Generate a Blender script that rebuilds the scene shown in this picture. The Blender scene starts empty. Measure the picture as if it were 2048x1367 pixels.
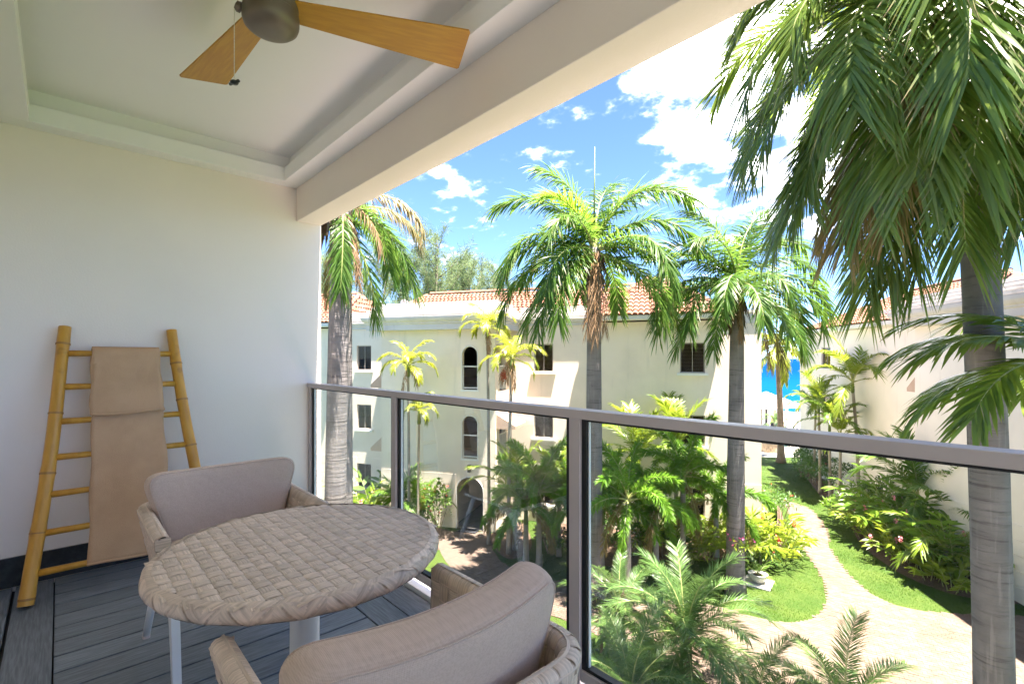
import bpy, bmesh, math, random
import numpy as np
from mathutils import Vector, Matrix, Euler
random.seed(7); np.random.seed(7)
SC = bpy.context.scene
COL = SC.collection
PI = math.pi
R = math.radians

# ------------------------------------------------------------------ camera
CAMZ = 7.4                      # eye height over the garden
FOC = 982.0 / 2048.0            # focal length over picture width
HEAD = R(47.3)
FW = (-math.sin(HEAD), math.cos(HEAD))     # view direction on plan
RT = (math.cos(HEAD), math.sin(HEAD))      # to the right on plan
cd = bpy.data.cameras.new('camera'); cam = bpy.data.objects.new('camera', cd); COL.objects.link(cam)
cam.location = (0, 0, CAMZ); cam.rotation_euler = (R(90), 0, HEAD)
cd.sensor_width = 36; cd.lens = 36 * FOC; cd.shift_y = 32.5 / 2048
cd.clip_start = 0.05; cd.clip_end = 40000
SC.camera = cam

# ------------------------------------------------------------------ sky
SUN_EL, SUN_AZ = R(77), R(6)
w = bpy.data.worlds.new('World'); SC.world = w; w.use_nodes = True
nt = w.node_tree; nt.nodes.clear()
def wn(t, **k):
    n = nt.nodes.new(t)
    for a, b in k.items(): setattr(n, a, b)
    return n
out = wn('ShaderNodeOutputWorld'); bg = wn('ShaderNodeBackground'); sky = wn('ShaderNodeTexSky')
sky.sky_type = 'NISHITA'; sky.sun_disc = False; sky.sun_elevation = SUN_EL; sky.sun_rotation = R(84)
sky.air_density = 0.42; sky.dust_density = 0.15; sky.ozone_density = 3.5; sky.altitude = 600
bg.inputs['Strength'].default_value = 0.05
tc = wn('ShaderNodeTexCoord')
sep = wn('ShaderNodeSeparateXYZ'); nt.links.new(tc.outputs['Generated'], sep.inputs[0])
def wm(op, a, b=None, c=None):
    n = wn('ShaderNodeMath', operation=op)
    for i, x in enumerate((a, b, c)):
        if x is None: continue
        if isinstance(x, (int, float)): n.inputs[i].default_value = x
        else: nt.links.new(x, n.inputs[i])
    return n.outputs[0]
zz = wm('ADD', wm('MAXIMUM', sep.outputs[2], 0.0), 0.22)
cx = wm('DIVIDE', sep.outputs[0], zz); cy = wm('DIVIDE', sep.outputs[1], zz)
comb = wn('ShaderNodeCombineXYZ'); nt.links.new(cx, comb.inputs[0]); nt.links.new(cy, comb.inputs[1])
nz = wn('ShaderNodeTexNoise'); nz.inputs['Scale'].default_value = 6.2; nz.inputs['Detail'].default_value = 9; nz.inputs['Roughness'].default_value = 0.6
nt.links.new(comb.outputs[0], nz.inputs['Vector'])
nb = wn('ShaderNodeTexNoise'); nb.inputs['Scale'].default_value = 0.55; nb.inputs['Detail'].default_value = 2
nt.links.new(comb.outputs[0], nb.inputs['Vector'])
# the one big bank of cloud over the sea, right of the middle
def cdir(u, v):
    a = (u - 1024) / 982; h = (716 - v) / 982
    return Vector((a * RT[0] + FW[0], a * RT[1] + FW[1], h)).normalized()
cb = cdir(1640, 60)
vm = wn('ShaderNodeVectorMath', operation='DOT_PRODUCT'); nt.links.new(tc.outputs['Generated'], vm.inputs[0]); vm.inputs[1].default_value = cb
mr = wn('ShaderNodeMapRange', interpolation_type='SMOOTHSTEP'); nt.links.new(vm.outputs['Value'], mr.inputs['Value'])
mr.inputs['From Min'].default_value = 0.932; mr.inputs['From Max'].default_value = 0.985; mr.inputs['To Min'].default_value = 0; mr.inputs['To Max'].default_value = 0.25
dens = wm('ADD', wm('ADD', nz.outputs['Fac'], mr.outputs[0]), wm('MULTIPLY', wm('SUBTRACT', nb.outputs['Fac'], 0.5), 0.35))
m2 = wn('ShaderNodeMapRange', interpolation_type='SMOOTHSTEP'); nt.links.new(dens, m2.inputs['Value'])
m2.inputs['From Min'].default_value = 0.56; m2.inputs['From Max'].default_value = 0.90; m2.inputs['To Max'].default_value = 0.97
mx = wn('ShaderNodeMix', data_type='RGBA'); nt.links.new(wm('POWER', m2.outputs[0], 1.9), mx.inputs['Factor'])
hs = wn('ShaderNodeHueSaturation'); hs.inputs['Saturation'].default_value = 1.05; nt.links.new(sky.outputs[0], hs.inputs['Color']); nt.links.new(hs.outputs[0], mx.inputs[6]); mx.inputs[7].default_value = (44, 43, 42.5, 1)
nt.links.new(mx.outputs[2], bg.inputs['Color']); nt.links.new(bg.outputs[0], out.inputs[0])

# ------------------------------------------------------------------ sun, exposure
sd = bpy.data.lights.new('sun', 'SUN'); sd.energy = 3.3; sd.angle = R(0.53); sd.color = (1.0, 0.88, 0.805)
sun = bpy.data.objects.new('sun', sd); COL.objects.link(sun)
sv = Vector((math.cos(SUN_AZ) * math.cos(SUN_EL), math.sin(SUN_AZ) * math.cos(SUN_EL), math.sin(SUN_EL)))
sun.rotation_euler = sv.to_track_quat('Z', 'Y').to_euler(); sun.location = (0, 0, 60)
vs = SC.view_settings; vs.view_transform = 'Standard'; vs.look = 'None'; vs.exposure = 3.78; vs.gamma = 1; vs.use_curve_mapping = False
SC.render.engine = 'CYCLES'
SC.cycles.max_bounces = 10; SC.cycles.diffuse_bounces = 6; SC.cycles.transparent_max_bounces = 24; SC.cycles.glossy_bounces = 4
SC.cycles.transmission_bounces = 6
SC.cycles.sample_clamp_indirect = 0

# ------------------------------------------------------------------ plan helpers
def at(u, z, h=0.0):
    """a place in the garden: bearing as a picture column, metres ahead of the balcony, height over ground"""
    l = (u - 1024) / 982 * z
    return Vector((l * RT[0] + z * FW[0], l * RT[1] + z * FW[1], h))
def ground(u, v):
    return at(u, CAMZ * 982 / (v - 716), 0)
def azim(a):
    """degrees seen from the balcony: 0 right, 90 away, 180 left, 270 towards -> world angle"""
    return R(a) + HEAD

# ------------------------------------------------------------------ materials
class N:
    def __init__(s, name):
        s.m = bpy.data.materials.new(name); s.m.use_nodes = True
        s.t = s.m.node_tree; s.t.nodes.clear()
        s.o = s.t.nodes.new('ShaderNodeOutputMaterial')
    def n(s, typ, ins=None, **k):
        x = s.t.nodes.new(typ)
        for a, b in k.items(): setattr(x, a, b)
        for a, b in (ins or {}).items(): s.set(x.inputs[a], b)
        return x
    def set(s, sock, v):
        if isinstance(v, bpy.types.NodeSocket): s.t.links.new(v, sock)
        else:
            if hasattr(sock.default_value, '__len__') and len(sock.default_value) == 4 and len(v) == 3: v = (*v, 1)
            sock.default_value = v
    def math(s, op, a, b=0.0, clamp=False):
        x = s.n('ShaderNodeMath', operation=op, use_clamp=clamp); s.set(x.inputs[0], a); s.set(x.inputs[1], b); return x.outputs[0]
    def mix(s, f, a, b, blend='MIX'):
        x = s.n('ShaderNodeMix', data_type='RGBA', blend_type=blend); s.set(x.inputs[0], f); s.set(x.inputs[6], a); s.set(x.inputs[7], b); return x.outputs[2]
    def noise(s, vec, scale, detail=5, rough=.55):
        x = s.n('ShaderNodeTexNoise', {'Scale': scale, 'Detail': detail, 'Roughness': rough}); s.set(x.inputs['Vector'], vec); return x.outputs['Fac']
    def ramp(s, f, lo, hi, a=0.0, b=1.0):
        x = s.n('ShaderNodeMapRange', {'From Min': lo, 'From Max': hi, 'To Min': a, 'To Max': b}, interpolation_type='SMOOTHSTEP'); s.set(x.inputs['Value'], f); return x.outputs[0]
    def coord(s, kind='Object', scale=(1, 1, 1)):
        if kind == 'World': c = s.n('ShaderNodeNewGeometry').outputs['Position']
        else: c = s.n('ShaderNodeTexCoord').outputs[kind]
        if tuple(scale) != (1, 1, 1):
            m = s.n('ShaderNodeMapping', {'Scale': scale}); s.set(m.inputs['Vector'], c); c = m.outputs[0]
        return c
    def bump(s, h, strength, dist=.01):
        x = s.n('ShaderNodeBump', {'Strength': strength, 'Distance': dist}); s.set(x.inputs['Height'], h); return x.outputs[0]
    def bsdf(s, col, rough=.6, metallic=0, spec=.5, normal=None):
        b = s.n('ShaderNodeBsdfPrincipled', {'Base Color': col, 'Roughness': rough, 'Metallic': metallic, 'Specular IOR Level': spec})
        if normal is not None: s.set(b.inputs['Normal'], normal)
        return b.outputs[0]
    def done(s, sh):
        s.t.links.new(sh, s.o.inputs[0]); return s.m

def pmat(name, c1, c2=None, scale=6, rough=.6, bump=0, bscale=80, stretch=(1, 1, 1), metallic=0, spec=.5, kind='Object', lo=.35, hi=.7, objrand=0, dist=.006):
    n = N(name); v = n.coord(kind, stretch)
    col = c1 if c2 is None else n.mix(n.ramp(n.noise(v, scale), lo, hi), c1, c2)
    if objrand:
        r = n.n('ShaderNodeObjectInfo').outputs['Random']
        h = n.n('ShaderNodeHueSaturation', {'Value': n.math('ADD', n.math('MULTIPLY', r, objrand), 1 - objrand / 2)}); n.set(h.inputs['Color'], col if not isinstance(col, tuple) else (*col, 1)); col = h.outputs[0]
    nm = n.bump(n.noise(v, bscale, 4), bump, dist) if bump else None
    return n.done(n.bsdf(col, rough, metallic, spec, nm))

def leafmat(name, base, alt, tip, tip0=.8, trans=.3, rough=.38, spec=.5, tcol=None):
    n = N(name)
    a = n.n('ShaderNodeAttribute', attribute_name='leafdata'); sp = n.n('ShaderNodeSeparateXYZ'); n.set(sp.inputs[0], a.outputs['Vector'])
    oi = n.n('ShaderNodeObjectInfo').outputs['Random']
    f = n.math('ADD', n.math('MULTIPLY', sp.outputs[1], .65), n.math('MULTIPLY', oi, .45), True)
    col = n.mix(f, base, alt)
    tj = n.math('ADD', sp.outputs[0], n.math('MULTIPLY', n.math('SUBTRACT', sp.outputs[1], .5), .35))
    col = n.mix(n.ramp(tj, tip0, 1.12), col, tip)
    b = n.bsdf(col, rough, 0, spec)
    tr = n.n('ShaderNodeBsdfTranslucent'); n.set(tr.inputs[0], n.mix(.6, col, tcol or tuple(min(1, x * 2.2) for x in alt)))
    m = n.n('ShaderNodeMixShader', {0: trans}); n.set(m.inputs[1], b); n.set(m.inputs[2], tr.outputs[0])
    return n.done(m.outputs[0])

M = {}
M['paint'] = pmat('interior_paint', (.88, .785, .715), (.855, .76, .695), 1.5, .7, .16, 110)
M['ceil'] = pmat('ceiling_paint', (.87, .85, .845), (.85, .83, .825), 1.2, .75, .06, 140)
M['skirt'] = pmat('black_skirting', (.012, .012, .013), (.03, .03, .03), 30, .35, .1, 60)
def deckmat(name, k, st):
    n = N(name); v = n.coord('Object', st)
    col = n.mix(n.ramp(n.noise(v, 9), .3, .72), tuple(k * x for x in (.115, .13, .152)), tuple(k * x for x in (.20, .22, .245)))
    col = n.mix(n.math('MULTIPLY', n.ramp(n.noise(n.coord('Object'), 3.2), .56, .74), .38), col, (.2, .21, .215))
    oi = n.n('ShaderNodeObjectInfo').outputs['Random']
    h = n.n('ShaderNodeHueSaturation', {'Value': n.math('ADD', n.math('MULTIPLY', oi, .3), .85)}); n.set(h.inputs['Color'], col)
    return n.done(n.bsdf(h.outputs[0], .52, 0, .4, n.bump(n.noise(v, 26), .35, .003)))
M['deck'] = deckmat('deck_board', 1.0, (14, 1, 1)); M['deckx'] = deckmat('deck_border_board', .95, (1, 14, 1))
M['rail'] = pmat('rail_aluminium', (.56, .495, .50), (.52, .46, .465), 4, .4, 0, metallic=0, spec=.5)
M['gasket'] = pmat('black_gasket', (.008, .008, .009), rough=.5)
M['white_metal'] = pmat('white_metal', (.72, .73, .75), (.69, .70, .72), 3, .35)
M['bronze'] = pmat('bronze_metal', (.17, .135, .105), (.20, .16, .125), 5, .42, 0, metallic=.5)
M['chain'] = pmat('chain_metal', (.7, .68, .62), rough=.3, metallic=.9)
def woodmat(name, a, b, sc, st, rough=.4, bump=.1):
    n = N(name); v = n.coord('Object', st)
    return n.done(n.bsdf(n.mix(n.ramp(n.noise(v, sc, 6), .3, .7), a, b), rough, 0, .5, n.bump(n.noise(v, sc * 3), bump, .002)))
M['blade'] = woodmat('fan_blade_wood', (.52, .255, .012), (.43, .19, .008), 5, (1.5, 14, 14), .42, .05)
def bamboo():
    n = N('bamboo'); v = n.coord('Object', (8, 8, .7))
    col = n.mix(n.ramp(n.noise(v, 3, 6), .3, .75), (.60, .305, .038), (.48, .225, .024))
    col = n.mix(n.math('MULTIPLY', n.ramp(n.noise(n.coord('Object'), 9, 3), .6, .75), .6), col, (.26, .11, .02))
    return n.done(n.bsdf(col, .33, 0, .5, n.bump(n.noise(v, 20), .12, .002)))
M['bamboo'] = bamboo()
M['node'] = pmat('bamboo_node', (.30, .14, .03), (.42, .21, .05), 30, .5)
def fabric(name, a, b, sc, bump=.4, rough=.92):
    n = N(name); o = n.coord('Object')
    w1 = n.n('ShaderNodeTexWave', {'Scale': sc, 'Distortion': 1.5, 'Detail': 3, 'Detail Scale': 4}, bands_direction='Y'); n.set(w1.inputs['Vector'], o)
    w2 = n.n('ShaderNodeTexWave', {'Scale': sc, 'Distortion': 1.5, 'Detail': 3, 'Detail Scale': 4}, bands_direction='Z'); n.set(w2.inputs['Vector'], o)
    f = n.math('MULTIPLY', n.math('ADD', w1.outputs['Fac'], w2.outputs['Fac']), .5)
    g = n.mix(n.ramp(n.noise(n.coord('Object', (8, 60, 90)), 3), .35, .7), a, b)
    col = n.mix(n.math('MULTIPLY', f, .35), g, tuple(min(1, x * 1.3) for x in a))
    b2_ = n.n('ShaderNodeBump', {'Strength': .35, 'Distance': .03}); n.set(b2_.inputs['Height'], n.noise(n.coord('Object', (3, 4, 5)), 1.6, 3)); n.set(b2_.inputs['Normal'], n.bump(f, bump, .0012))
    return n.done(n.bsdf(col, rough, 0, .25, b2_.outputs[0]))
M['cushion'] = fabric('taupe_cushion_fabric', (.53, .405, .335), (.46, .35, .29), 110)
def towelmat():
    n = N('terry_cloth'); o = n.coord('Object')
    col = n.mix(n.ramp(n.noise(o, 5), .35, .7), (.66, .42, .255), (.57, .355, .21))
    f = n.noise(o, 330, 2)
    col = n.mix(n.math('MULTIPLY', f, .5), col, (.45, .30, .185))
    b2_ = n.n('ShaderNodeBump', {'Strength': .22, 'Distance': .03}); n.set(b2_.inputs['Height'], n.noise(n.coord('Object', (1, 4, 2.2)), 1.3, 2)); n.set(b2_.inputs['Normal'], n.bump(f, .9, .004))
    return n.done(n.bsdf(col, 1, 0, .1, b2_.outputs[0]))
M['towel'] = towelmat()
def wicker(name, k):
    n = N(name); o = n.coord('UV', (1, 9, 1))
    oi = n.n('ShaderNodeObjectInfo').outputs['Random']
    off = n.n('ShaderNodeVectorMath', operation='ADD'); n.set(off.inputs[0], o); n.set(off.inputs[1], n.n('ShaderNodeCombineXYZ', {0: n.math('MULTIPLY', oi, 40), 1: n.math('MULTIPLY', oi, 77)}).outputs[0])
    f = n.noise(off.outputs[0], 1.0, 5, .6)
    col = n.mix(n.ramp(f, .3, .72), tuple(k * x for x in (.72, .575, .465)), tuple(k * x for x in (.45, .35, .28)))
    h = n.n('ShaderNodeHueSaturation', {'Value': n.math('ADD', n.math('MULTIPLY', oi, .22), .89)}); n.set(h.inputs['Color'], col)
    return n.done(n.bsdf(h.outputs[0], .5, 0, .4, n.bump(f, .4, .002)))
M['wicker'] = wicker('woven_resin', 1.0)
M['wicker_core'] = pmat('woven_resin_core', (.10, .08, .065), rough=.8)
def glassmat(name, tint, refl=.06):
    n = N(name)
    t = n.n('ShaderNodeBsdfTransparent', {0: tint}); g = n.n('ShaderNodeBsdfGlossy', {'Roughness': .01, 'Color': (1, 1, 1)})
    fr = n.n('ShaderNodeFresnel', {'IOR': 1.45})
    m = n.n('ShaderNodeMixShader', {0: n.math('MULTIPLY', fr.outputs[0], .25)}); n.set(m.inputs[1], t.outputs[0]); n.set(m.inputs[2], g.outputs[0])
    return n.done(m.outputs[0])
M['glass'] = glassmat('clear_glass', (.955, .975, .965))
M['edge_reflection'] = pmat('edge_reflection', (.62, .66, .72), rough=.2)  # pale colour standing in for the reflection in the glass thickness
M['pane'] = glassmat('tinted_window_pane', (.72, .70, .66))
M['blind'] = pmat('brown_blind_slat', (.22, .19, .155), rough=.6)
def stucco(name, a, b, stain):
    n = N(name); v = n.coord('Object'); s = n.coord('Object', (1, 1, .12))
    col = n.mix(n.ramp(n.noise(v, .8), .35, .7), a, b)
    col = n.mix(n.math('MULTIPLY', n.ramp(n.noise(s, 2.4), .55, .78), stain), col, (.42, .40, .36))
    return n.done(n.bsdf(col, .85, 0, .25, n.bump(n.noise(v, 40), .25, .01)))
M['stucco'] = stucco('cream_stucco', (.81, .715, .60), (.74, .65, .545), .34)
M['stucco2'] = stucco('off_white_stucco', (.81, .765, .695), (.77, .725, .655), .18)
M['cornice'] = stucco('cornice_paint', (.62, .59, .55), (.54, .51, .475), .8)
M['trim'] = pmat('white_trim', (.76, .75, .72), (.70, .69, .66), 3, .6)
M['winframe'] = pmat('taupe_window_frame', (.36, .32, .28), rough=.5)
M['awning'] = pmat('tan_awning', (.50, .36, .28), (.45, .325, .25), 3, .8)
def tilemat():
    n = N('terracotta_tile'); v = n.coord('World'); v2 = n.coord('World', (3, 3, 3))
    col = n.mix(n.ramp(n.noise(v2, 1.1, 1), .3, .7), (.19, .08, .052), (.25, .135, .09))
    col = n.mix(n.math('MULTIPLY', n.ramp(n.noise(v, 1.3, 6), .5, .75), .6), col, (.31, .21, .16))
    col = n.mix(n.math('MULTIPLY', n.ramp(n.noise(v, 5, 6), .6, .8), .6), col, (.19, .085, .055))
    return n.done(n.bsdf(col, .85, 0, .2, n.bump(n.noise(v, 60), .3, .005)))
M['tile'] = tilemat()
M['tile_bed'] = pmat('roof_underlay', (.12, .065, .045), rough=.9)
M['dark'] = pmat('dark_interior', (.05, .047, .042), rough=.9)
M['slab'] = pmat('pale_concrete', (.20, .175, .155), (.16, .145, .125), 3, .85, .2, 50)
# garden
def lawn():
    n = N('lawn_soil'); v = n.coord('World')
    col = n.mix(n.ramp(n.noise(v, 1.1), .35, .65), (.032, .065, .008), (.05, .08, .012))
    col = n.mix(n.math('MULTIPLY', n.ramp(n.noise(v, 14, 3), .5, .75), .5), col, (.085, .10, .03))
    return n.done(n.bsdf(col, .9, 0, .2, n.bump(n.noise(v, 60), .6, .03)))
M['lawn'] = lawn()
M['soil'] = pmat('bed_mulch', (.07, .042, .026), (.12, .078, .05), 9, .95, .8, 30, kind='World', dist=.04)
M['sand'] = pmat('pale_sand', (.42, .385, .33), (.36, .33, .28), .8, .95, .2, 20, kind='World')
def brickm():
    n = N('path_brick'); v = n.coord('World')
    cell = n.noise(n.coord('World', (4.3, 4.3, 4.3)), 1.0, 0)
    col = n.mix(n.ramp(cell, .35, .65), (.125, .09, .066), (.15, .112, .086))
    col = n.mix(n.math('MULTIPLY', n.ramp(n.noise(v, .7, 3), .5, .68), .6), col, (.115, .07, .05))
    return n.done(n.bsdf(col, .85, 0, .25, n.bump(n.noise(v, 70), .3, .006)))
M['brick'] = brickm()
M['joint'] = pmat('path_joint_sand', (.125, .09, .068), (.105, .076, .057), 5, .95, kind='World')
def trunkmat(name, a, b, dark, ring=9, streak=.5):
    n = N(name); v = n.coord('Object'); h = n.coord('Object', (.6, .6, ring)); s = n.coord('Object', (9, 9, .5))
    col = n.mix(n.ramp(n.noise(v, 2.2), .3, .7), a, b)
    col = n.mix(n.math('MULTIPLY', n.ramp(n.noise(h, 1.4, 5, .7), .53, .66), .7), col, dark)
    col = n.mix(n.math('MULTIPLY', n.ramp(n.noise(s, 2.0), .52, .7), streak), col, tuple(min(1, 1.4 * x) for x in b))
    return n.done(n.bsdf(col, .9, 0, .2, n.bump(n.noise(h, 2.2, 6), .6, .03)))
M['trunk'] = trunkmat('grey_palm_bark', (.15, .14, .133), (.215, .20, .19), (.065, .058, .054))
M['trunk_brown'] = trunkmat('brown_palm_bark', (.22, .155, .105), (.28, .215, .155), (.10, .065, .042))
M['trunk_thin'] = trunkmat('ringed_thin_bark', (.33, .30, .255), (.24, .22, .185), (.12, .10, .08), 16)
M['sheath'] = pmat('green_crownshaft', (.07, .12, .02), (.11, .15, .035), 4, .45, stretch=(6, 6, .6))
M['fibre'] = pmat('brown_fibre', (.085, .055, .033), (.13, .09, .055), 6, .95, .5, 30, stretch=(8, 8, .8))
M['rachis'] = pmat('frond_rib', (.26, .30, .09), (.32, .33, .13), 3, .5)
M['rachis_dead'] = pmat('dead_frond_rib', (.30, .17, .075), (.24, .13, .06), 3, .8)
M['royal'] = leafmat('palm_leaf', (.046, .122, .018), (.10, .178, .026), (.26, .18, .085), .84, .44, .4, .35)
M['royal_y'] = leafmat('young_palm_leaf', (.10, .215, .016), (.165, .265, .022), (.27, .22, .06), .92, .45, .4, .35)
M['near'] = leafmat('glossy_palm_leaf', (.06, .135, .02), (.145, .20, .032), (.27, .19, .10), .82, .46, .3, .45)
M['dead'] = leafmat('dead_palm_leaf', (.23, .14, .075), (.31, .215, .13), (.30, .22, .15), .6, .25, .8, .2, (.4, .3, .2))
M['half'] = leafmat('fading_palm_leaf', (.11, .125, .03), (.20, .16, .055), (.33, .22, .10), .45, .3, .55)
M['xmas'] = leafmat('yellow_green_palm_leaf', (.17, .24, .02), (.27, .29, .022), (.28, .22, .05), .9, .42, tcol=(.55, .6, .06))
M['foxtail'] = leafmat('foxtail_leaf', (.07, .19, .016), (.14, .26, .024), (.22, .22, .05), .88, .38, .42, .3)
M['foxtail_b'] = leafmat('browning_foxtail_leaf', (.13, .125, .03), (.22, .16, .06), (.26, .17, .08), .5, .3, .6)
M['areca'] = leafmat('areca_leaf', (.105, .20, .018), (.20, .255, .022), (.26, .22, .05), .9, .4, tcol=(.45, .55, .05))
M['phoenix'] = leafmat('date_palm_leaf', (.06, .13, .032), (.115, .19, .05), (.24, .22, .10), .9, .34, .36, .4)
M['cordyl'] = leafmat('dark_red_leaf', (.045, .035, .028), (.075, .045, .035), (.12, .07, .05), .8, .2)
M['darkleaf'] = leafmat('dark_bush_leaf', (.04, .11, .015), (.075, .15, .021), (.09, .13, .03), .9, .25, .4)
M['midleaf'] = leafmat('bush_leaf', (.065, .155, .018), (.125, .215, .026), (.14, .19, .03), .9, .3, .4)
M['limeleaf'] = leafmat('lime_leaf', (.13, .215, .018), (.21, .27, .026), (.24, .26, .04), .9, .38, .36, .5, (.5, .6, .06))
M['ginger'] = leafmat('ginger_leaf', (.065, .165, .018), (.145, .24, .024), (.19, .21, .04), .85, .34, .34)
M['casu'] = leafmat('casuarina_needle', (.085, .135, .055), (.135, .18, .08), (.14, .17, .08), .9, .4, .7, .2)
M['grassm'] = leafmat('grass_blade', (.024, .064, .004), (.045, .09, .007), (.075, .095, .018), .75, .28, .75, .08)
M['flower_r'] = pmat('red_petal', (.62, .05, .035), (.70, .10, .06), 9, .6)
M['flower_p'] = pmat('pink_petal', (.72, .22, .27), (.78, .36, .40), 9, .6)
M['flower_m'] = pmat('magenta_petal', (.58, .05, .24), (.70, .14, .34), 9, .6)
M['fruit'] = pmat('red_palm_fruit', (.36, .075, .025), (.27, .05, .018), 30, .6)
M['wood_d'] = pmat('shrub_bark', (.16, .12, .085), (.23, .18, .135), 9, .9)
M['bark_c'] = pmat('casuarina_bark', (.13, .105, .085), (.19, .16, .13), 4, .95)
def sea():
    n = N('sea_water'); v = n.coord('World')
    d = n.n('ShaderNodeVectorMath', operation='LENGTH'); n.set(d.inputs[0], v)
    f = n.ramp(d.outputs['Value'], 60, 420)
    col = n.mix(f, (.003, .055, .12), (.002, .03, .10))
    col = n.mix(n.math('MULTIPLY', n.ramp(n.noise(n.coord('World', (.05, .05, .05)), 1), .5, .7), .35), col, (.002, .025, .085))
    return n.done(n.bsdf(col, .6, 0, .0, n.bump(n.noise(n.coord('World', (.6, .6, .6)), 1.2, 5), .6, .3)))
M['sea'] = sea()
M['pool'] = pmat('pool_water', (.015, .25, .30), (.02, .3, .34), .8, .2, .3, 3, kind='World')
M['skin'] = pmat('skin', (.55, .33, .24), rough=.55)
M['shorts'] = pmat('dark_cloth', (.02, .022, .03), rough=.9)
M['hair'] = pmat('light_hair', (.35, .27, .18), rough=.8)
M['thatch'] = pmat('pale_shingle', (.52, .46, .42), (.42, .37, .33), 2.5, .9, .5, 12)
M['pot'] = pmat('pale_stone_pot', (.60, .57, .52), (.52, .49, .44), 6, .8, .2, 40)
M['mat'] = pmat('black_doormat', (.015, .016, .02), (.03, .03, .035), 60, .95, .5, 120)
M['stone'] = pmat('tan_stone', (.46, .36, .26), (.36, .27, .19), 3, .9, .5, 14)

# ------------------------------------------------------------------ building helpers
class MB:
    """collects shapes that become ONE mesh object"""
    def __init__(s): s.v = []; s.f = []; s.mi = []; s.d = []
    def add(s, v, f, mi=0, d=None):
        o = len(s.v); s.v += [tuple(x) for x in v]; s.f += [tuple(i + o for i in q) for q in f]; s.mi += [mi] * len(f)
        s.d += (d if d is not None else [(0, 0, 0)] * len(v)); return s
    def box(s, x0, x1, y0, y1, z0, z1, mi=0, b=0.0):
        if b <= 0:
            v = [(x, y, z) for z in (z0, z1) for y in (y0, y1) for x in (x0, x1)]
            return s.add(v, [(0, 2, 3, 1), (4, 5, 7, 6), (0, 1, 5, 4), (2, 6, 7, 3), (0, 4, 6, 2), (1, 3, 7, 5)], mi)
        bm = bmesh.new(); bmesh.ops.create_cube(bm, size=1)
        for q in bm.verts: q.co = ((x0 + x1) / 2 + q.co.x * (x1 - x0), (y0 + y1) / 2 + q.co.y * (y1 - y0), (z0 + z1) / 2 + q.co.z * (z1 - z0))
        bmesh.ops.bevel(bm, geom=bm.edges[:], offset=b, segments=2, affect='EDGES', profile=.6)
        return s.bm(bm, mi)
    def bm(s, bm, mi=0):
        bm.verts.index_update(); s.add([q.co[:] for q in bm.verts], [[q.index for q in f.verts] for f in bm.faces], mi); bm.free(); return s
    def tube(s, pts, rad, k=8, mi=0, cap=True, d=None):
        pts = [Vector(p) for p in pts]; n = len(pts)
        rad = list(rad) if hasattr(rad, '__len__') else [rad] * n
        v = []; f = []; up = None
        for i, p in enumerate(pts):
            t = (pts[min(i + 1, n - 1)] - pts[max(i - 1, 0)]).normalized()
            if up is None: up = t.orthogonal().normalized()
            a = (up - t * up.dot(t)).normalized(); b = t.cross(a); up = a
            for j in range(k):
                q = 2 * PI * j / k; v.append(p + (a * math.cos(q) + b * math.sin(q)) * rad[i])
        for i in range(n - 1):
            for j in range(k):
                f.append((i * k + j, i * k + (j + 1) % k, (i + 1) * k + (j + 1) % k, (i + 1) * k + j))
        if cap: f.append(tuple(range(k))[::-1]); f.append(tuple((n - 1) * k + j for j in range(k)))
        return s.add(v, f, mi, None if d is None else [d] * len(v))
    def lathe(s, prof, k=24, c=(0, 0, 0), mi=0):
        v = []; f = []; n = len(prof)
        for r, z in prof:
            for j in range(k):
                q = 2 * PI * j / k; v.append((c[0] + r * math.cos(q), c[1] + r * math.sin(q), c[2] + z))
        for i in range(n - 1):
            for j in range(k): f.append((i * k + j, i * k + (j + 1) % k, (i + 1) * k + (j + 1) % k, (i + 1) * k + j))
        return s.add(v, f, mi)
    def prism(s, poly, d0, d1, axis='y', mi=0):
        """poly of 2-D points, pushed through from d0 to d1 along the axis"""
        n = len(poly)
        def p(a, b, d): return {'y': (a, d, b), 'z': (a, b, d), 'x': (d, a, b)}[axis]
        v = [p(a, b, d0) for a, b in poly] + [p(a, b, d1) for a, b in poly]
        f = [tuple(range(n))[::-1], tuple(range(n, 2 * n))] + [(i, (i + 1) % n, n + (i + 1) % n, n + i) for i in range(n)]
        return s.add(v, f, mi)
    def mesh(s, name, mats, smooth=False, data=False):
        me = bpy.data.meshes.new(name); me.from_pydata(s.v, [], s.f)
        for m in (mats if isinstance(mats, (list, tuple)) else [mats]): me.materials.append(m)
        if any(s.mi): me.polygons.foreach_set('material_index', s.mi)
        if smooth: me.polygons.foreach_set('use_smooth', [True] * len(s.f))
        if data:
            a = me.attributes.new('leafdata', 'FLOAT_VECTOR', 'POINT'); a.data.foreach_set('vector', [c for d in s.d for c in d])
        me.update(); return me
    def obj(s, name, mats, parent=None, loc=(0, 0, 0), rot=(0, 0, 0), smooth=False, data=False):
        return put(name, s.mesh(name, mats, smooth, data), parent, loc, rot)
def put(name, me, parent=None, loc=(0, 0, 0), rot=(0, 0, 0), scale=None):
    o = bpy.data.objects.new(name, me); COL.objects.link(o); o.location = loc; o.rotation_euler = rot
    if scale is not None: o.scale = (scale,) * 3 if not hasattr(scale, '__len__') else scale
    if parent: o.parent = parent
    return o
def tag(o, label=None, cat=None, group=None, kind=None):
    if label: o['label'] = label
    if cat: o['category'] = cat
    if group: o['group'] = group
    if kind: o['kind'] = kind
    return o
def thing(name, label, cat, loc=(0, 0, 0), rz=0, group=None):
    o = bpy.data.objects.new(name, None); COL.objects.link(o); o.location = loc; o.rotation_euler = (0, 0, rz); o.empty_display_size = .2
    return tag(o, label, cat, group)
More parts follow.
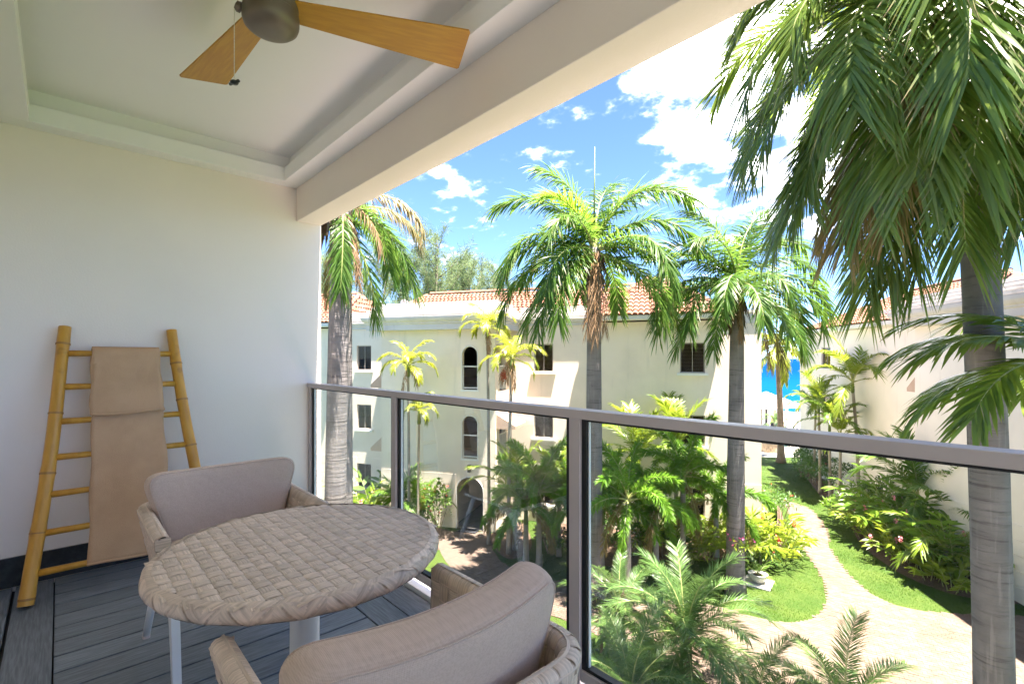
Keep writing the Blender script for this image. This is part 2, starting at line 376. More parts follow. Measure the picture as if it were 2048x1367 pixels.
def shade_auto(o, ang=40):
    me = o.data; me.polygons.foreach_set('use_smooth', [True] * len(me.polygons))
    bm = bmesh.new(); bm.from_mesh(me); lim = R(ang)
    sh = [not (len(e.link_faces) == 2 and e.calc_face_angle(0) < lim) for e in bm.edges]; bm.free()
    a = me.attributes.new('sharp_edge', 'BOOLEAN', 'EDGE'); a.data.foreach_set('value', sh); return o
def plate_mesh(name, outer, holes, y0, y1, mats):
    """upright sheet in the x-z plane with holes cut through, from depth y0 to y1"""
    cu = bpy.data.curves.new('outline', 'CURVE'); cu.dimensions = '2D'; cu.fill_mode = 'BOTH'; cu.extrude = abs(y1 - y0) / 2
    for poly in [outer] + holes:
        sp = cu.splines.new('POLY'); sp.points.add(len(poly) - 1); sp.use_cyclic_u = True
        for p, q in zip(sp.points, poly): p.co = (q[0], q[1], 0, 1)
    o = bpy.data.objects.new('outline', cu); COL.objects.link(o); bpy.context.view_layer.update()
    me = bpy.data.meshes.new_from_object(o.evaluated_get(bpy.context.evaluated_depsgraph_get()))
    bpy.data.objects.remove(o); bpy.data.curves.remove(cu)
    for v in me.vertices: x, y, z = v.co; v.co = (x, (y0 + y1) / 2 + z, y)
    me.name = name; me.materials.clear()
    for m in (mats if isinstance(mats, (list, tuple)) else [mats]): me.materials.append(m)
    me.polygons.foreach_set('use_smooth', [False] * len(me.polygons)); me.update(); return me
def rect(x0, x1, z0, z1): return [(x0, z0), (x1, z0), (x1, z1), (x0, z1)]
def arch(xc, wd, z0, z1, k=12):
    r = wd / 2; return [(xc - r, z0), (xc + r, z0)] + [(xc + r * math.cos(a), z1 - r + r * math.sin(a)) for a in [PI * i / k for i in range(k + 1)]]
CAMV = Vector((0, 0, CAMZ))
def pieces(parent, name, me, mats4, limit=300, stuff_name=None):
    """alike pieces: the nearest 300 as objects that share one mesh, the rest joined as one part"""
    pw = Matrix.Translation(parent.location) @ parent.rotation_euler.to_matrix().to_4x4() if parent else Matrix.Identity(4)
    if parent and parent.parent: pw = Matrix.Translation(parent.parent.location) @ parent.parent.rotation_euler.to_matrix().to_4x4() @ pw
    mats4 = sorted(mats4, key=lambda m: ((pw @ m.translation) - CAMV).length)
    for m in mats4[:limit]:
        o = put(name, me, parent); o.matrix_basis = m
    rest = mats4[limit:]
    if rest:
        co = np.array([v.co for v in me.vertices]); fs = [tuple(p.vertices) for p in me.polygons]; b = MB()
        for m in rest:
            a = np.array(m); b.add(co @ a[:3, :3].T + a[:3, 3], fs)
        tag(b.obj(stuff_name or name + 's', list(me.materials), parent), kind='stuff')
def inside(px, py, poly):
    x = np.asarray(px); y = np.asarray(py); r = np.zeros(x.shape, bool); n = len(poly)
    for i in range(n):
        x0, y0 = poly[i][0], poly[i][1]; x1, y1 = poly[(i + 1) % n][0], poly[(i + 1) % n][1]
        if y0 == y1: continue
        c = ((y0 > y) != (y1 > y)) & (x < (x1 - x0) * (y - y0) / (y1 - y0) + x0); r ^= c
    return r
def smooth_line(pts, k=5):
    """catmull-rom through plan points"""
    p = [Vector((q[0], q[1])) for q in pts]; o = []
    for i in range(len(p) - 1):
        a, b, c, d = p[max(i - 1, 0)], p[i], p[i + 1], p[min(i + 2, len(p) - 1)]
        for j in range(k):
            t = j / k; o.append(.5 * ((2 * b) + (c - a) * t + (2 * a - 5 * b + 4 * c - d) * t * t + (3 * b - a - 3 * c + d) * t ** 3))
    o.append(p[-1]); return [tuple(q) for q in o]
def sheet(name, poly, z, mat, label=None):
    bm = bmesh.new(); vs_ = [bm.verts.new((p[0], p[1], z)) for p in poly]; bm.faces.new(vs_); bmesh.ops.triangulate(bm, faces=bm.faces[:])
    bmesh.ops.recalc_face_normals(bm, faces=bm.faces[:])
    b = MB().bm(bm); o = b.obj(name, mat); tag(o, label, kind='structure'); return o

# ------------------------------------------------------------------ leaves and fronds
def blades(p0, d0, ln, wd, wref, droop, rnd, sdat, prof=(.55, 1, .8), down=(0, 0, -1), fold=None):
    """many leaf blades at once (numpy): root, direction, length, width, width direction; returns verts, faces, data"""
    n = len(p0); k = len(prof); V = np.zeros((n, 2 * k + 1, 3)); D = np.zeros((n, 2 * k + 1, 3))
    d = d0 / np.linalg.norm(d0, axis=1, keepdims=True); p = p0.copy(); dn = np.array(down, float)
    step = ln[:, None] / k
    for i in range(k):
        w = wref - (wref * d).sum(1, keepdims=True) * d; w /= np.linalg.norm(w, axis=1, keepdims=True) + 1e-9
        hw = (wd * prof[i] / 2)[:, None]
        V[:, 2 * i] = p - w * hw; V[:, 2 * i + 1] = p + w * hw
        D[:, 2 * i:2 * i + 2, 0] = i / k
        d = d + dn * droop[:, None] / k; d /= np.linalg.norm(d, axis=1, keepdims=True)
        p = p + d * step
    V[:, 2 * k] = p; D[:, 2 * k, 0] = 1; D[:, :, 1] = rnd[:, None]; D[:, :, 2] = sdat[:, None]
    base = (np.arange(n) * (2 * k + 1))[:, None]; F = []
    for i in range(k - 1): F.append(base + np.array([2 * i, 2 * i + 1, 2 * i + 3, 2 * i + 2]))
    T = base + np.array([2 * k - 2, 2 * k - 1, 2 * k])
    faces = ([tuple(q) for q in np.concatenate(F).tolist()] if F else []) + [tuple(q) for q in T.tolist()]
    return V.reshape(-1, 3), faces, D.reshape(-1, 3)
def frond(name, mats, L=3.5, e0=40, bend=90, n=80, leafL=.75, leafW=.035, v=20, vj=25, droop=.9, a0=62, a1=28, pet=.14, rr=.03, seed=0, side=0.0, bare=0.0, minl=.3, p=1.5, twist=22):
    rg = np.random.RandomState(seed); m = 26
    s = np.linspace(0, 1, m); ang = R(e0) - R(bend) * s ** p; yaw = R(side) * s ** 2
    T = np.stack([np.cos(ang) * np.cos(yaw), np.cos(ang) * np.sin(yaw), np.sin(ang)], 1); P = np.zeros((m, 3)); P[1:] = np.cumsum((T[1:] + T[:-1]) / 2 * (L / (m - 1)), 0)
    b = MB(); rad = rr * (1 - s * .9); rad[:3] *= np.array([1.9, 1.5, 1.15])
    b.tube([Vector(q) for q in P[::2]], rad[::2], 5, 1)
    ss = np.tile(np.linspace(pet, .995, n), 2); sg = np.repeat([1, -1], n)
    ss = np.clip(ss + rg.uniform(-.4, .4, 2 * n) / n, pet * .9, 1)
    if bare: keep = rg.rand(2 * n) > bare; ss = ss[keep]; sg = sg[keep]
    N_ = len(ss)
    ip = lambda A: np.stack([np.interp(ss, s, A[:, i]) for i in range(3)], 1)
    Pl = ip(P); Tl = ip(T); Tl /= np.linalg.norm(Tl, axis=1, keepdims=True)
    S = np.cross(np.array([0, 0, 1.0]), Tl); bad = np.linalg.norm(S, axis=1) < 1e-3; S[bad] = (0, 1, 0); S /= np.linalg.norm(S, axis=1, keepdims=True)
    Nn = np.cross(Tl, S)
    q = (ss - pet) / (1 - pet); a = R(a0) + (R(a1) - R(a0)) * q + R(1) * rg.uniform(-7, 7, N_)
    ph = R(1) * (v + rg.uniform(-vj, vj, N_))
    d0 = np.cos(a)[:, None] * Tl + np.sin(a)[:, None] * (np.cos(ph)[:, None] * S * sg[:, None] + np.sin(ph)[:, None] * Nn)
    ll = leafL * (minl + (1 - minl) * np.sin(np.clip(q * 1.15 + .22, 0, PI / 2 * 2) ** .8 * 1.62).clip(0, 1)) * rg.uniform(.82, 1.1, N_)
    tw = R(1) * rg.uniform(-twist, twist, N_); wref = Tl * np.cos(tw)[:, None] + np.cross(d0, Tl) * np.sin(tw)[:, None]
    V, F, D = blades(Pl, d0, ll, leafW * rg.uniform(.75, 1.15, N_), wref, droop * rg.uniform(.7, 1.35, N_), rg.rand(N_), ss)
    b.add(V.tolist(), F, 0, [tuple(x) for x in D.tolist()])
    return b.mesh(name, mats, False, True)
LIB = {}
def fam(key, lv, nvar, mats, **k):
    """a family of fronds from young and upright to old and hanging"""
    for i, (e0, bend) in enumerate(lv):
        LIB[key, i] = [frond('frond', mats, e0=e0 + 5 * j - 3, bend=bend + 8 * j, seed=len(LIB) * 31 + j * 7 + 5, side=(-14, 12, 4)[j % 3], **k) for j in range(nvar)]
def trunk_mesh(h, r0, r1, lean=(0, 0), swell=0.0, base=1.35, k=14, n=22, wob=.006):
    b = MB(); pts = []; rad = []
    for i in range(n + 1):
        t = i / n; pts.append((lean[0] * t * t, lean[1] * t * t, h * t))
        r = r0 + (r1 - r0) * t + swell * math.exp(-((t - .35) / .25) ** 2)
        r *= 1 + (base - 1) * math.exp(-t * h / .35); rad.append(r * (1 + wob * math.sin(i * 2.4)))
    b.tube(pts, rad, k); return b
def palm(name, label, cat, pos, h, key, spec, tr=(.22, .19), lean=(0, 0), tmat='trunk', group=None, scale=1.0, shaft=None, extra=None, yaw=0, swell=0, base=1.35, dead=None):
    """spec: list of (azimuth in degrees seen from the balcony, frond level, size)"""
    t = thing(name, label, cat, (pos[0], pos[1], 0), 0, group)
    if h > 0: 
        o = trunk_mesh(h, tr[0], tr[1], lean, swell, base).obj('trunk', M[tmat], t, smooth=True)
    top = Vector((lean[0], lean[1], h))
    if shaft:
        hh, rb, m = shaft
        MB().lathe([(0, -.02), (rb * .95, 0), (rb * 1.08, hh * .2), (rb * .9, hh * .55), (rb * .5, hh * .92), (rb * .28, hh * 1.15), (0, hh * 1.2)], 12, tuple(top - Vector((0, 0, .12)))).obj('crownshaft', M[m], t, smooth=True)
        top = top + Vector((0, 0, hh * .75))
    fr = []
    for i, (az, lv, sc) in enumerate(spec):
        k = key
        if isinstance(lv, tuple): k, lv = lv
        vs_ = LIB[k, lv]; me = vs_[i % len(vs_)]
        o = put('frond', me, t, top - Vector((0, 0, .10 * scale * (lv / 4.0))), (R(random.uniform(-8, 8)), 0, azim(az)), sc * scale); fr.append(o)
    return t
def ring(n, off, levels, s0=1.0, jit=10):
    """golden-angle crown: levels = list of frond levels, youngest first"""
    rg = random.Random(off * 13 + n); r = []
    for i in range(n):
        lv = levels[min(len(levels) - 1, int(i / n * len(levels)))]
        r.append((off + i * 137.5 + rg.uniform(-jit, jit), lv, s0 * rg.uniform(.88, 1.1)))
    return r
def bush_mesh(name, n, size, leafL, leafW, mats, seed, droop=.3, lumps=7, stems=6, low=.1):
    """leaves on the ends of twigs through an uneven lumpy volume"""
    rg = np.random.RandomState(seed); b = MB(); sx, sy, sz = size
    C = np.stack([rg.uniform(-.55, .55, lumps) * sx, rg.uniform(-.55, .55, lumps) * sy, rg.uniform(.35, .78, lumps) * sz], 1); C[0] = (0, 0, sz * .6)
    rad = rg.uniform(.32, .5, lumps)
    for i in range(min(stems, lumps)): b.tube([(C[i, 0] * .25, C[i, 1] * .25, 0), (C[i, 0] * .6, C[i, 1] * .6, C[i, 2] * .55), tuple(C[i])], [.022, .016, .008], 5, 1)
    w_ = rg.randint(0, lumps, n); d = rg.normal(size=(n, 3)); d /= np.linalg.norm(d, axis=1, keepdims=True); d[:, 2] = np.where(d[:, 2] < -.45, -d[:, 2], d[:, 2])
    rr = rg.uniform(.45, 1.0, n) ** .6
    p = C[w_] + d * rr[:, None] * rad[w_][:, None] * np.array([sx, sy, sz]) * .62
    p[:, 2] = np.maximum(p[:, 2], low * sz)
    dr = d * .8 + rg.normal(size=(n, 3)) * .5; dr[:, 2] = dr[:, 2] + .25; 
    wr = np.cross(dr, rg.normal(size=(n, 3)) * .5 + np.array([0, 0, 1.0]))
    V, F, D = blades(p, dr, leafL * rg.uniform(.7, 1.25, n), leafW * rg.uniform(.75, 1.2, n), wr, droop * rg.uniform(.5, 1.5, n), rg.rand(n), rr, (.5, 1, .7))
    b.add(V.tolist(), F, 0, [tuple(x) for x in D.tolist()]); me = b.mesh(name, mats, False, True)
    return me, C, rad * .6
def petals(pts, r, seed, k=6):
    rg = np.random.RandomState(seed); n = len(pts) * k; p = np.repeat(np.array(pts, float), k, 0) + rg.normal(size=(n, 3)) * r * .35
    d = rg.normal(size=(n, 3)); d[:, 2] = abs(d[:, 2]) + .3
    V, F, D = blades(p, d, r * rg.uniform(.7, 1.2, n), np.full(n, r * .7), np.cross(d, rg.normal(size=(n, 3))), np.full(n, .2), rg.rand(n), rg.rand(n), (.4, 1))
    return MB().add(V.tolist(), F)
def cane_mesh(name, mats, h=1.6, e0=78, bend=45, n=14, leafL=.42, leafW=.085, droop=.7, seed=0):
    rg = np.random.RandomState(seed); m = 14; s = np.linspace(0, 1, m); ang = R(e0) - R(bend) * s ** 1.7
    T = np.stack([np.cos(ang), 0 * ang, np.sin(ang)], 1); P = np.zeros((m, 3)); P[1:] = np.cumsum((T[1:] + T[:-1]) / 2 * h / (m - 1), 0)
    b = MB(); b.tube([Vector(q) for q in P[::2]], .011, 5, 1)
    ss = np.linspace(.25, 1, n); sg = np.where(np.arange(n) % 2, 1, -1)
    ip = lambda A: np.stack([np.interp(ss, s, A[:, i]) for i in range(3)], 1)
    Pl, Tl = ip(P), ip(T); S = np.zeros((n, 3)); S[:, 1] = 1; a = R(48) + R(1) * rg.uniform(-10, 10, n); a[-2:] *= .3
    d0 = np.cos(a)[:, None] * Tl + np.sin(a)[:, None] * (S * sg[:, None] + rg.normal(size=(n, 3)) * .15)
    V, F, D = blades(Pl, d0, leafL * rg.uniform(.8, 1.15, n), leafW * rg.uniform(.85, 1.15, n), Tl + rg.normal(size=(n, 3)) * .2, droop * rg.uniform(.6, 1.4, n), rg.rand(n), ss, (.45, 1, .95, .55))
    b.add(V.tolist(), F, 0, [tuple(x) for x in D.tolist()]); return b.mesh(name, mats, False, True), P[-1]

# ================================================================== SETTING: ground, sea, path
DZ = CAMZ - 1.27                      # deck level of the balcony
G_ = 12000
MB().box(-60, 60, -40, 62, -.6, 0).obj('ground', M['lawn'])['kind'] = 'structure'
# pale deck round the pool and the beach behind it
sand = [at(1380, 37.2), at(1590, 36.6), at(1720, 37.5), at(2150, 40), at(2500, 60), at(1500, 66), at(600, 70), at(560, 41)]
sheet('pool_deck', [(p.x, p.y) for p in sand], .012, M['sand'])
MB().box(-200, 260, 60, 79, -1.1, -.45).obj('beach_terrain', M['sand'])['kind'] = 'structure'
sb = MB(); sb.v = [(-G_, -G_, -1.0), (G_, -G_, -1.0), (G_, G_, -1.0), (-G_, G_, -1.0)]; sb.f = [(0, 1, 2, 3)]; sb.mi = [0]; sb.d = [(0, 0, 0)] * 4
sb.obj('sea_water', M['sea'])['kind'] = 'structure'
pool = [at(1440, 41.3), at(1640, 41.3), at(1660, 47), at(1420, 47)]
sheet('pool_water', [(p.x, p.y) for p in pool], .03, M['pool'])

sheet('bounce_pavement', [(-16, -.6), (12, -.6), (12, 5.6), (-16, 5.6)], .01, M['slab'])  # unseen paving added under the balcony to bounce light up into it
gp = lambda L: [tuple(ground(u, v))[:2] for u, v in L]
R_EDGE = smooth_line(gp([(1568, 1000), (1590, 1006), (1620, 1018), (1643, 1042), (1656, 1070), (1657, 1092), (1676, 1122), (1700, 1152), (1738, 1184), (1790, 1209), (1850, 1222), (1950, 1229), (2060, 1232), (2300, 1245)]))
ISLE = smooth_line(gp([(1572, 1008), (1582, 1035), (1592, 1062), (1606, 1095), (1634, 1135), (1652, 1172), (1654, 1198), (1642, 1224), (1612, 1241), (1560, 1243), (1500, 1233), (1440, 1213), (1340, 1202), (1240, 1190), (1150, 1168), (1070, 1152), (1010, 1128), (985, 1098), (972, 1062)]))
LOW = smooth_line(gp([(868, 1062), (890, 1120), (960, 1180), (1050, 1215), (1110, 1232), (1180, 1262), (1290, 1310), (1420, 1366), (1640, 1480), (2000, 1560)]))
PATH = R_EDGE + [tuple(ground(2400, 1560))[:2]] + LOW[::-1] + ISLE[::-1]
PATH_POLY = PATH
sheet('path', PATH_POLY, .008, M['joint'])
def bricks():
    b = MB().box(-.098, .098, -.047, .047, 0, .026, 0, .004); me = b.mesh('brick', M['brick'])
    P = np.array(PATH_POLY); x0, y0 = P.min(0); x1, y1 = P.max(0); ms = []; ca, sa = math.cos(R(18)), math.sin(R(18))
    rg = np.random.RandomState(3); n = 0
    gx, gy = np.meshgrid(np.arange(-40, 40), np.arange(-160, 160)); gx = gx * .205 * 1.0; 
    j = np.arange(-160, 160)[:, None]; X = gx + (j % 2) * .1025; Y = gy * .103
    cxm, cym = (x0 + x1) / 2, (y0 + y1) / 2
    wx = cxm + ca * X - sa * Y; wy = cym + sa * X + ca * Y
    wx = wx.ravel(); wy = wy.ravel()
    # only what lies on the path and can be seen from the balcony
    ok = inside(wx, wy, PATH_POLY); wx, wy = wx[ok], wy[ok]
    z = wx * FW[0] + wy * FW[1]; l = wx * RT[0] + wy * RT[1]; ok = (z > 6) & (l / z > -.3) & (l / z < 1.35); wx, wy = wx[ok], wy[ok]
    for x, y in zip(wx, wy):
        m = Matrix.Translation((x, y, .008 + rg.uniform(-.003, .003))) @ Matrix.Rotation(R(18) + rg.uniform(-.025, .025), 4, 'Z'); ms.append(m)
    return me, ms
bme, bms = bricks()
pathobj = [o for o in COL.objects if o.name == 'path'][0]
simple = MB(); simple.box(-.0995, .0995, -.0485, .0485, 0, .012)
pieces(pathobj, 'brick', simple.mesh('brick', M['brick']), bms, 300)

# ================================================================== SETTING: the balcony
def st(name, mb, mat, b=0): o = mb.obj(name, mat); o['kind'] = 'structure'; return o
XL, XR, YB, YF = -3.9, 2.6, -.40, 1.531
wl = st('wall', MB().box(XL - .25, XL, YB - .2, YF, DZ - .4, 9.6), M['paint'])
MB().box(XL, XL + .014, YB, 1.43, DZ, DZ + .163).obj('skirting', M['skirt'], wl)
st('bounce_wall_back', MB().box(XL, XR, YB - .2, YB, DZ - .4, 9.6), M['paint'])  # unseen wall in place of sliding doors, added to bounce light back
st('beam', MB().box(XL + .001, XR + .3, 1.342, YF - .002, CAMZ + 1.05, 9.6, 0, .006), M['paint'])
zs = CAMZ + 1.30
cm = MB().box(XL, -3.78, YB, 1.34, zs, zs + .10, 0, .004).box(2.3, XR, YB, 1.34, zs, zs + .10).box(-3.78, 2.3, YB, -.12, zs, zs + .10, 0, .004).box(-3.78, 2.3, 1.215, 1.341, zs, zs + .10, 0, .004)
cm.box(XL, -3.84, YB, 1.34, zs + .101, zs + .22).box(2.36, XR, YB, 1.34, zs + .101, zs + .22).box(-3.84, 2.36, YB, -.18, zs + .101, zs + .22).box(-3.84, 2.36, 1.27, 1.341, zs + .101, zs + .22)
st('ceiling_soffit', cm, M['ceil'])
st('ceiling', MB().box(-3.86, 2.4, -.2, 1.3, CAMZ + 1.50, 9.3), M['ceil'])
st('roof_slab', MB().box(XL - .25, XR + .3, YB - .2, YF - .01, 9.602, 9.75), M['stucco'])
fl = st('floor', MB().box(XL, XR, YB, 1.53, DZ - .35, DZ - .03), M['gasket'])
rgd = random.Random(4)
def board(x0, x1, y0, y1, mat): MB().box(x0 + .0052, x1 - .0052, y0, y1, DZ - .026, DZ + rgd.uniform(-.0008, .0008), 0, .0028).obj('deck_board', M[mat], fl)
xe = [-3.885, -3.755] + [-3.61 + .1505 * k for k in range(42)]
for a, b in zip(xe, xe[1:]): board(a, b, -.016, 1.112, 'deck')
for y0, y1 in ((-.398, -.19), (-.176, -.022), (1.119, 1.266), (1.273, 1.42)):
    for a, b in ((-3.885, -1.35), (-1.35, 1.1), (1.1, 2.59)): board(a, b, y0, y1, 'deckx')
st('sill', MB().box(XL, XR, 1.427, 1.535, DZ - .03, DZ + .022, 0, .004), M['white_metal'])
# the block the balcony belongs to, behind and below; unseen, added to block skylight
home = thing('apartment_building', 'unseen cream building that the balcony with bamboo ladder belongs to', 'building', (0, 0, 0))
MB().box(-16, 12, -12, YB - .21, 0, 10.2).obj('wall', M['stucco'], home)
MB().box(XL - .25, XR + .25, YB - .2, .9, 0, DZ - .41).obj('balcony_below', M['stucco'], home)

# ---- railing
rl = thing('glass_railing', 'grey metal balcony railing holding clear glass panels', 'railing', (XL, 1.455, DZ))
ox = lambda x: x - XL
MB().box(0, XR - XL, -.035, .03, 1.044, 1.078, 0, .003).obj('top_rail', M['rail'], rl)
posts = [-3.878, -2.57, -1.204, .162, 1.528]
for i, x in enumerate(posts):
    MB().box(ox(x) - (.02 if i == 0 else .026), ox(x) + (.02 if i == 0 else .026), -.025, .025, .02 + .003, 1.043, 0, .003).obj('post', M['rail'], rl)
for x0, x1 in zip(posts, posts[1:]):
    a, b = ox(x0) + .027, ox(x1) - .027
    MB().box(a, b, -.02, .02, .062, .104, 0, .003).obj('bottom_rail', M['rail'], rl)
    g = MB(); g.box(a, a + .022, -.012, .016, .105, 1.043).box(b - .022, b, -.012, .016, .105, 1.043).box(a + .0225, b - .0225, -.012, .016, .105, .118).box(a + .0225, b - .0225, -.012, .016, 1.034, 1.043)
    g.obj('gasket', M['gasket'], rl)
    p = MB().box(a + .02, b - .02, -.002, .004, .115, 1.036).obj('glass_pane', M['glass'], rl)
    MB().box(a + .0228, a + .0285, -.0035, .0055, .1185, 1.0335).obj('pane_reflection', M['edge_reflection'], p)  # pale strip painted as a reflection along one side of the pane

# ================================================================== BUILDINGS
def window(par, x, z, wd=.9, ht=1.26, y=.0, sill=True, slats=True):
    """frame set in the reveal, glass, blind behind, sill under it; centred at x, sill height z, wall face at y"""
    f = MB(); t = .05
    x0, x1 = x - wd / 2, x + wd / 2; ya, yb = y + .07, y + .13
    f.box(x0, x0 + t, ya, yb, z, z + ht).box(x1 - t, x1, ya, yb, z, z + ht).box(x0 + t, x1 - t, ya, yb, z, z + t).box(x0 + t, x1 - t, ya, yb, z + ht - t, z + ht)
    f.box(x - .012, x + .012, ya + .015, yb - .015, z + t, z + ht - t)
    o = f.obj('window', M['winframe'], par)
    MB().box(x0 + t, x1 - t, ya + .03, ya + .036, z + t, z + ht - t).obj('pane', M['pane'], o)
    bl_ = MB(); nb_ = 20
    for k in range(nb_):
        zc = z + t + (k + .5) * (ht - 2 * t) / nb_; bl_.add([(x0 + t, yb + .03, zc + .02), (x1 - t, yb + .03, zc + .02), (x1 - t, yb + .065, zc - .012), (x0 + t, yb + .065, zc - .012)], [(0, 1, 2, 3)])
    bl_.obj('blind', M['blind'], o)
    if sill: MB().box(x0 - .12, x1 + .12, y - .10, y + .06, z - .11, z - .002, 0, .01).obj('sill', M['trim'], o)
    return o
def sweep(name, par, path, prof, mat):
    """cornice: profile of (out, height) run along a plan path with mitred corners; path given as function of out"""
    n = len(prof); m = len(path(0)); b = MB()
    v = []
    for o, z in prof: v += [(p[0], p[1], z) for p in path(o)]
    f = []
    for i in range(n - 1):
        for j in range(m - 1): f.append((i * m + j, i * m + j + 1, (i + 1) * m + j + 1, (i + 1) * m + j))
    f.append(tuple(i * m for i in range(n))); f.append(tuple(i * m + m - 1 for i in range(n))[::-1])
    return b.add(v, f).obj(name, M[mat], par)
def steps(z0, z1, o0, k, dep): 
    r = []; dz = (z1 - z0) / k
    for i in range(k): r += [(o0 - dep * i, z0 + dz * i), (o0 - dep * i + .055, z0 + dz * i + .05), (o0 - dep * i + .055, z0 + dz * (i + 1) - .03), (o0 - dep * i, z0 + dz * (i + 1) - .02)]
    return r + [(o0 - dep * k - .25, z1 - .02), (o0 - dep * k - .25, z0)]
TILE = None
def tile_mesh():
    b = MB(); k = 7; r = .105; L_ = .40; v = []; f = []
    for e, (y, z, s) in enumerate(((0, .045, 1.0), (L_, .0, .86))):
        for j in range(k + 1):
            a = PI * j / k; v.append((math.cos(a) * r * s, y, z + math.sin(a) * r * .8 * s))
        v.append((-r * s - .075, y, z + .012))
    n = k + 2
    for j in range(k + 1): f.append((j, j + 1, n + j + 1, n + j))
    f.append(tuple(range(k + 1)))
    me = b.add(v, f).mesh('tile', M['tile'], False)
    return me
TILE = tile_mesh()
RIDGE = MB().add([(math.cos(PI * j / 6) * .14 * s, y, math.sin(PI * j / 6) * .13 * s) for y, s in ((0, 1), (.4, .85)) for j in range(7)], [(j, j + 1, 7 + j + 1, 7 + j) for j in range(6)] + [tuple(range(7))]).mesh('ridge_tile', M['tile'])
def roof(par, x0, x1, y0, y1, ze, zr, ra, rb, yr, sides=('front', 'left', 'right'), maxpieces=300):
    """hipped roof: eaves rectangle, ridge from ra to rb at depth yr"""
    A, B, C_, D = Vector((x0, y0, ze)), Vector((x1, y0, ze)), Vector((x1, y1, ze)), Vector((x0, y1, ze)); E, F = Vector((ra, yr, zr)), Vector((rb, yr, zr))
    b = MB().add([A, B, C_, D, E, F], [(0, 1, 5, 4), (1, 2, 5), (2, 3, 4, 5), (3, 0, 4), (0, 3, 2, 1)])
    ro = b.obj('roof', M['tile_bed'], par)
    MB().box(x0 + .06, x1 - .06, y0 + .02, y0 + .10, ze - .16, ze - .01).box(x0 + .12, x1 - .12, y0 + .04, y0 + .55, ze - .19, ze - .165).obj('fascia_board', M['trim'], ro)
    ms = []; rg = random.Random(int(x0 * 10))
    for side, (P, Q, S_, T_) in {'front': (A, B, F, E), 'right': (B, C_, F, F), 'left': (D, A, E, E)}.items():
        if side not in sides: continue
        u = (Q - P).normalized(); nrm = u.cross(S_ - P).normalized(); v = nrm.cross(u); ln = (Q - P).length; hh = (S_ - P).dot(v)
        for r in range(int(hh / .34)):
            y = r * .34 - .06; t = (y + .2) / hh; lo = (T_ - P).dot(u) * t; hi = ln + ((S_ - P).dot(u) - ln) * t
            k = int((hi - lo) / .235)
            for i in range(k):
                x = lo + (hi - lo - k * .235) / 2 + (i + .5) * .235 + .03
                p = P + u * (x + rg.uniform(-.006, .006)) + v * (y + rg.uniform(-.012, .012)) + nrm * .015
                mt = Matrix(((u.x, v.x, nrm.x, p.x), (u.y, v.y, nrm.y, p.y), (u.z, v.z, nrm.z, p.z), (0, 0, 0, 1))); ms.append(mt)
    pieces(ro, 'tile', TILE, ms, maxpieces, 'tiles')
    rm = []
    for P, Q in ((E, F), (A, E), (B, F)):
        d = Q - P; L_ = d.length
        if L_ < .3: continue
        d.normalize(); sx = d.cross(Vector((0, 0, 1))).normalized(); up = sx.cross(d)
        for i in range(int(L_ / .36)):
            p = P + d * (i * .36) + up * .06; rm.append(Matrix(((sx.x, d.x, up.x, p.x), (sx.y, d.y, up.y, p.y), (sx.z, d.z, up.z, p.z), (0, 0, 0, 1))))
    pieces(ro, 'ridge_tile', RIDGE, rm, 300)
    return ro
def awning(par, x, y0, y1, z, sgn, dep=.62, drop=.62):
    """lean-to canopy on a side face at x, running from y0 to y1, sticking out to sgn"""
    b = MB().prism([(x, z), (x + sgn * dep, z - drop * .78), (x + sgn * dep, z - drop), (x, z - drop)], y0, y1, 'y')
    return b.obj('awning', M['awning'], par)
def courses(par, x0, x1, y, gaps, th=.022, zs=(.0, .5, .96, 1.43, 1.9, 2.37), mat='stucco', z0=0):
    for a, b in zip(zs, zs[1:]):
        xs = [x0]
        for g0, g1, ga, gb in sorted(gaps):
            if gb > a + .02 and ga < b - .02: xs += [g0, g1]
        xs.append(x1)
        m = MB()
        for i in range(0, len(xs), 2):
            if xs[i + 1] > xs[i] + .02: m.box(xs[i], xs[i + 1], y - th, y, a + .018, b - .018)
        if m.v: m.obj('course', M[mat], par)
F0, F1, F2 = .79, 3.79, 6.79          # sill heights of the three storeys

# ---- the three-storey block across the garden, with the stair tower
b1 = thing('apartment_building', 'cream apartment block with arched stair tower windows and tiled roof', 'building', at(1024, 22.64), R(30))
wx = [(-7.89, .84), (1.49, .90), (7.82, .98)]
def facade(par, x0, x1, y, wins, mat='stucco', top=8.95, th=.24):
    holes = [rect(x - w_ / 2, x + w_ / 2, z, z + 1.26) for x, w_ in wins for z in (F0, F1, F2)]
    put('wall', plate_mesh('wall', rect(x0, x1, 0, top), holes, y, y + th, M[mat]), par)
    for x, w_ in wins:
        for z in (F0, F1, F2): window(par, x, z, w_, 1.26, y)
    courses(par, x0, x1, y, [(x - w_ / 2, x + w_ / 2, F0 - .11, F0 + 1.26) for x, w_ in wins], mat=mat)
facade(b1, -18, -5.45, 0, [wx[0], (-13.5, .84)])
facade(b1, -.38, 10.4, 0, wx[1:])
MB().box(10.16, 10.4, .241, 10, 0, 8.95).box(-18, -17.76, .241, 10, 0, 8.95).box(-17.75, 10.15, 9.8, 10, 0, 8.95).obj('wall', M['stucco'], b1)
MB().box(-17.75, 10.15, .25, 9.79, 8.7, 8.93).obj('roof_slab', M['slab'], b1)
MB().box(-17.7, 10.1, .26, 9.7, 3.0, 3.12).box(-17.7, 10.1, .26, 9.7, 6.0, 6.12).obj('floor_slab', M['slab'], b1)
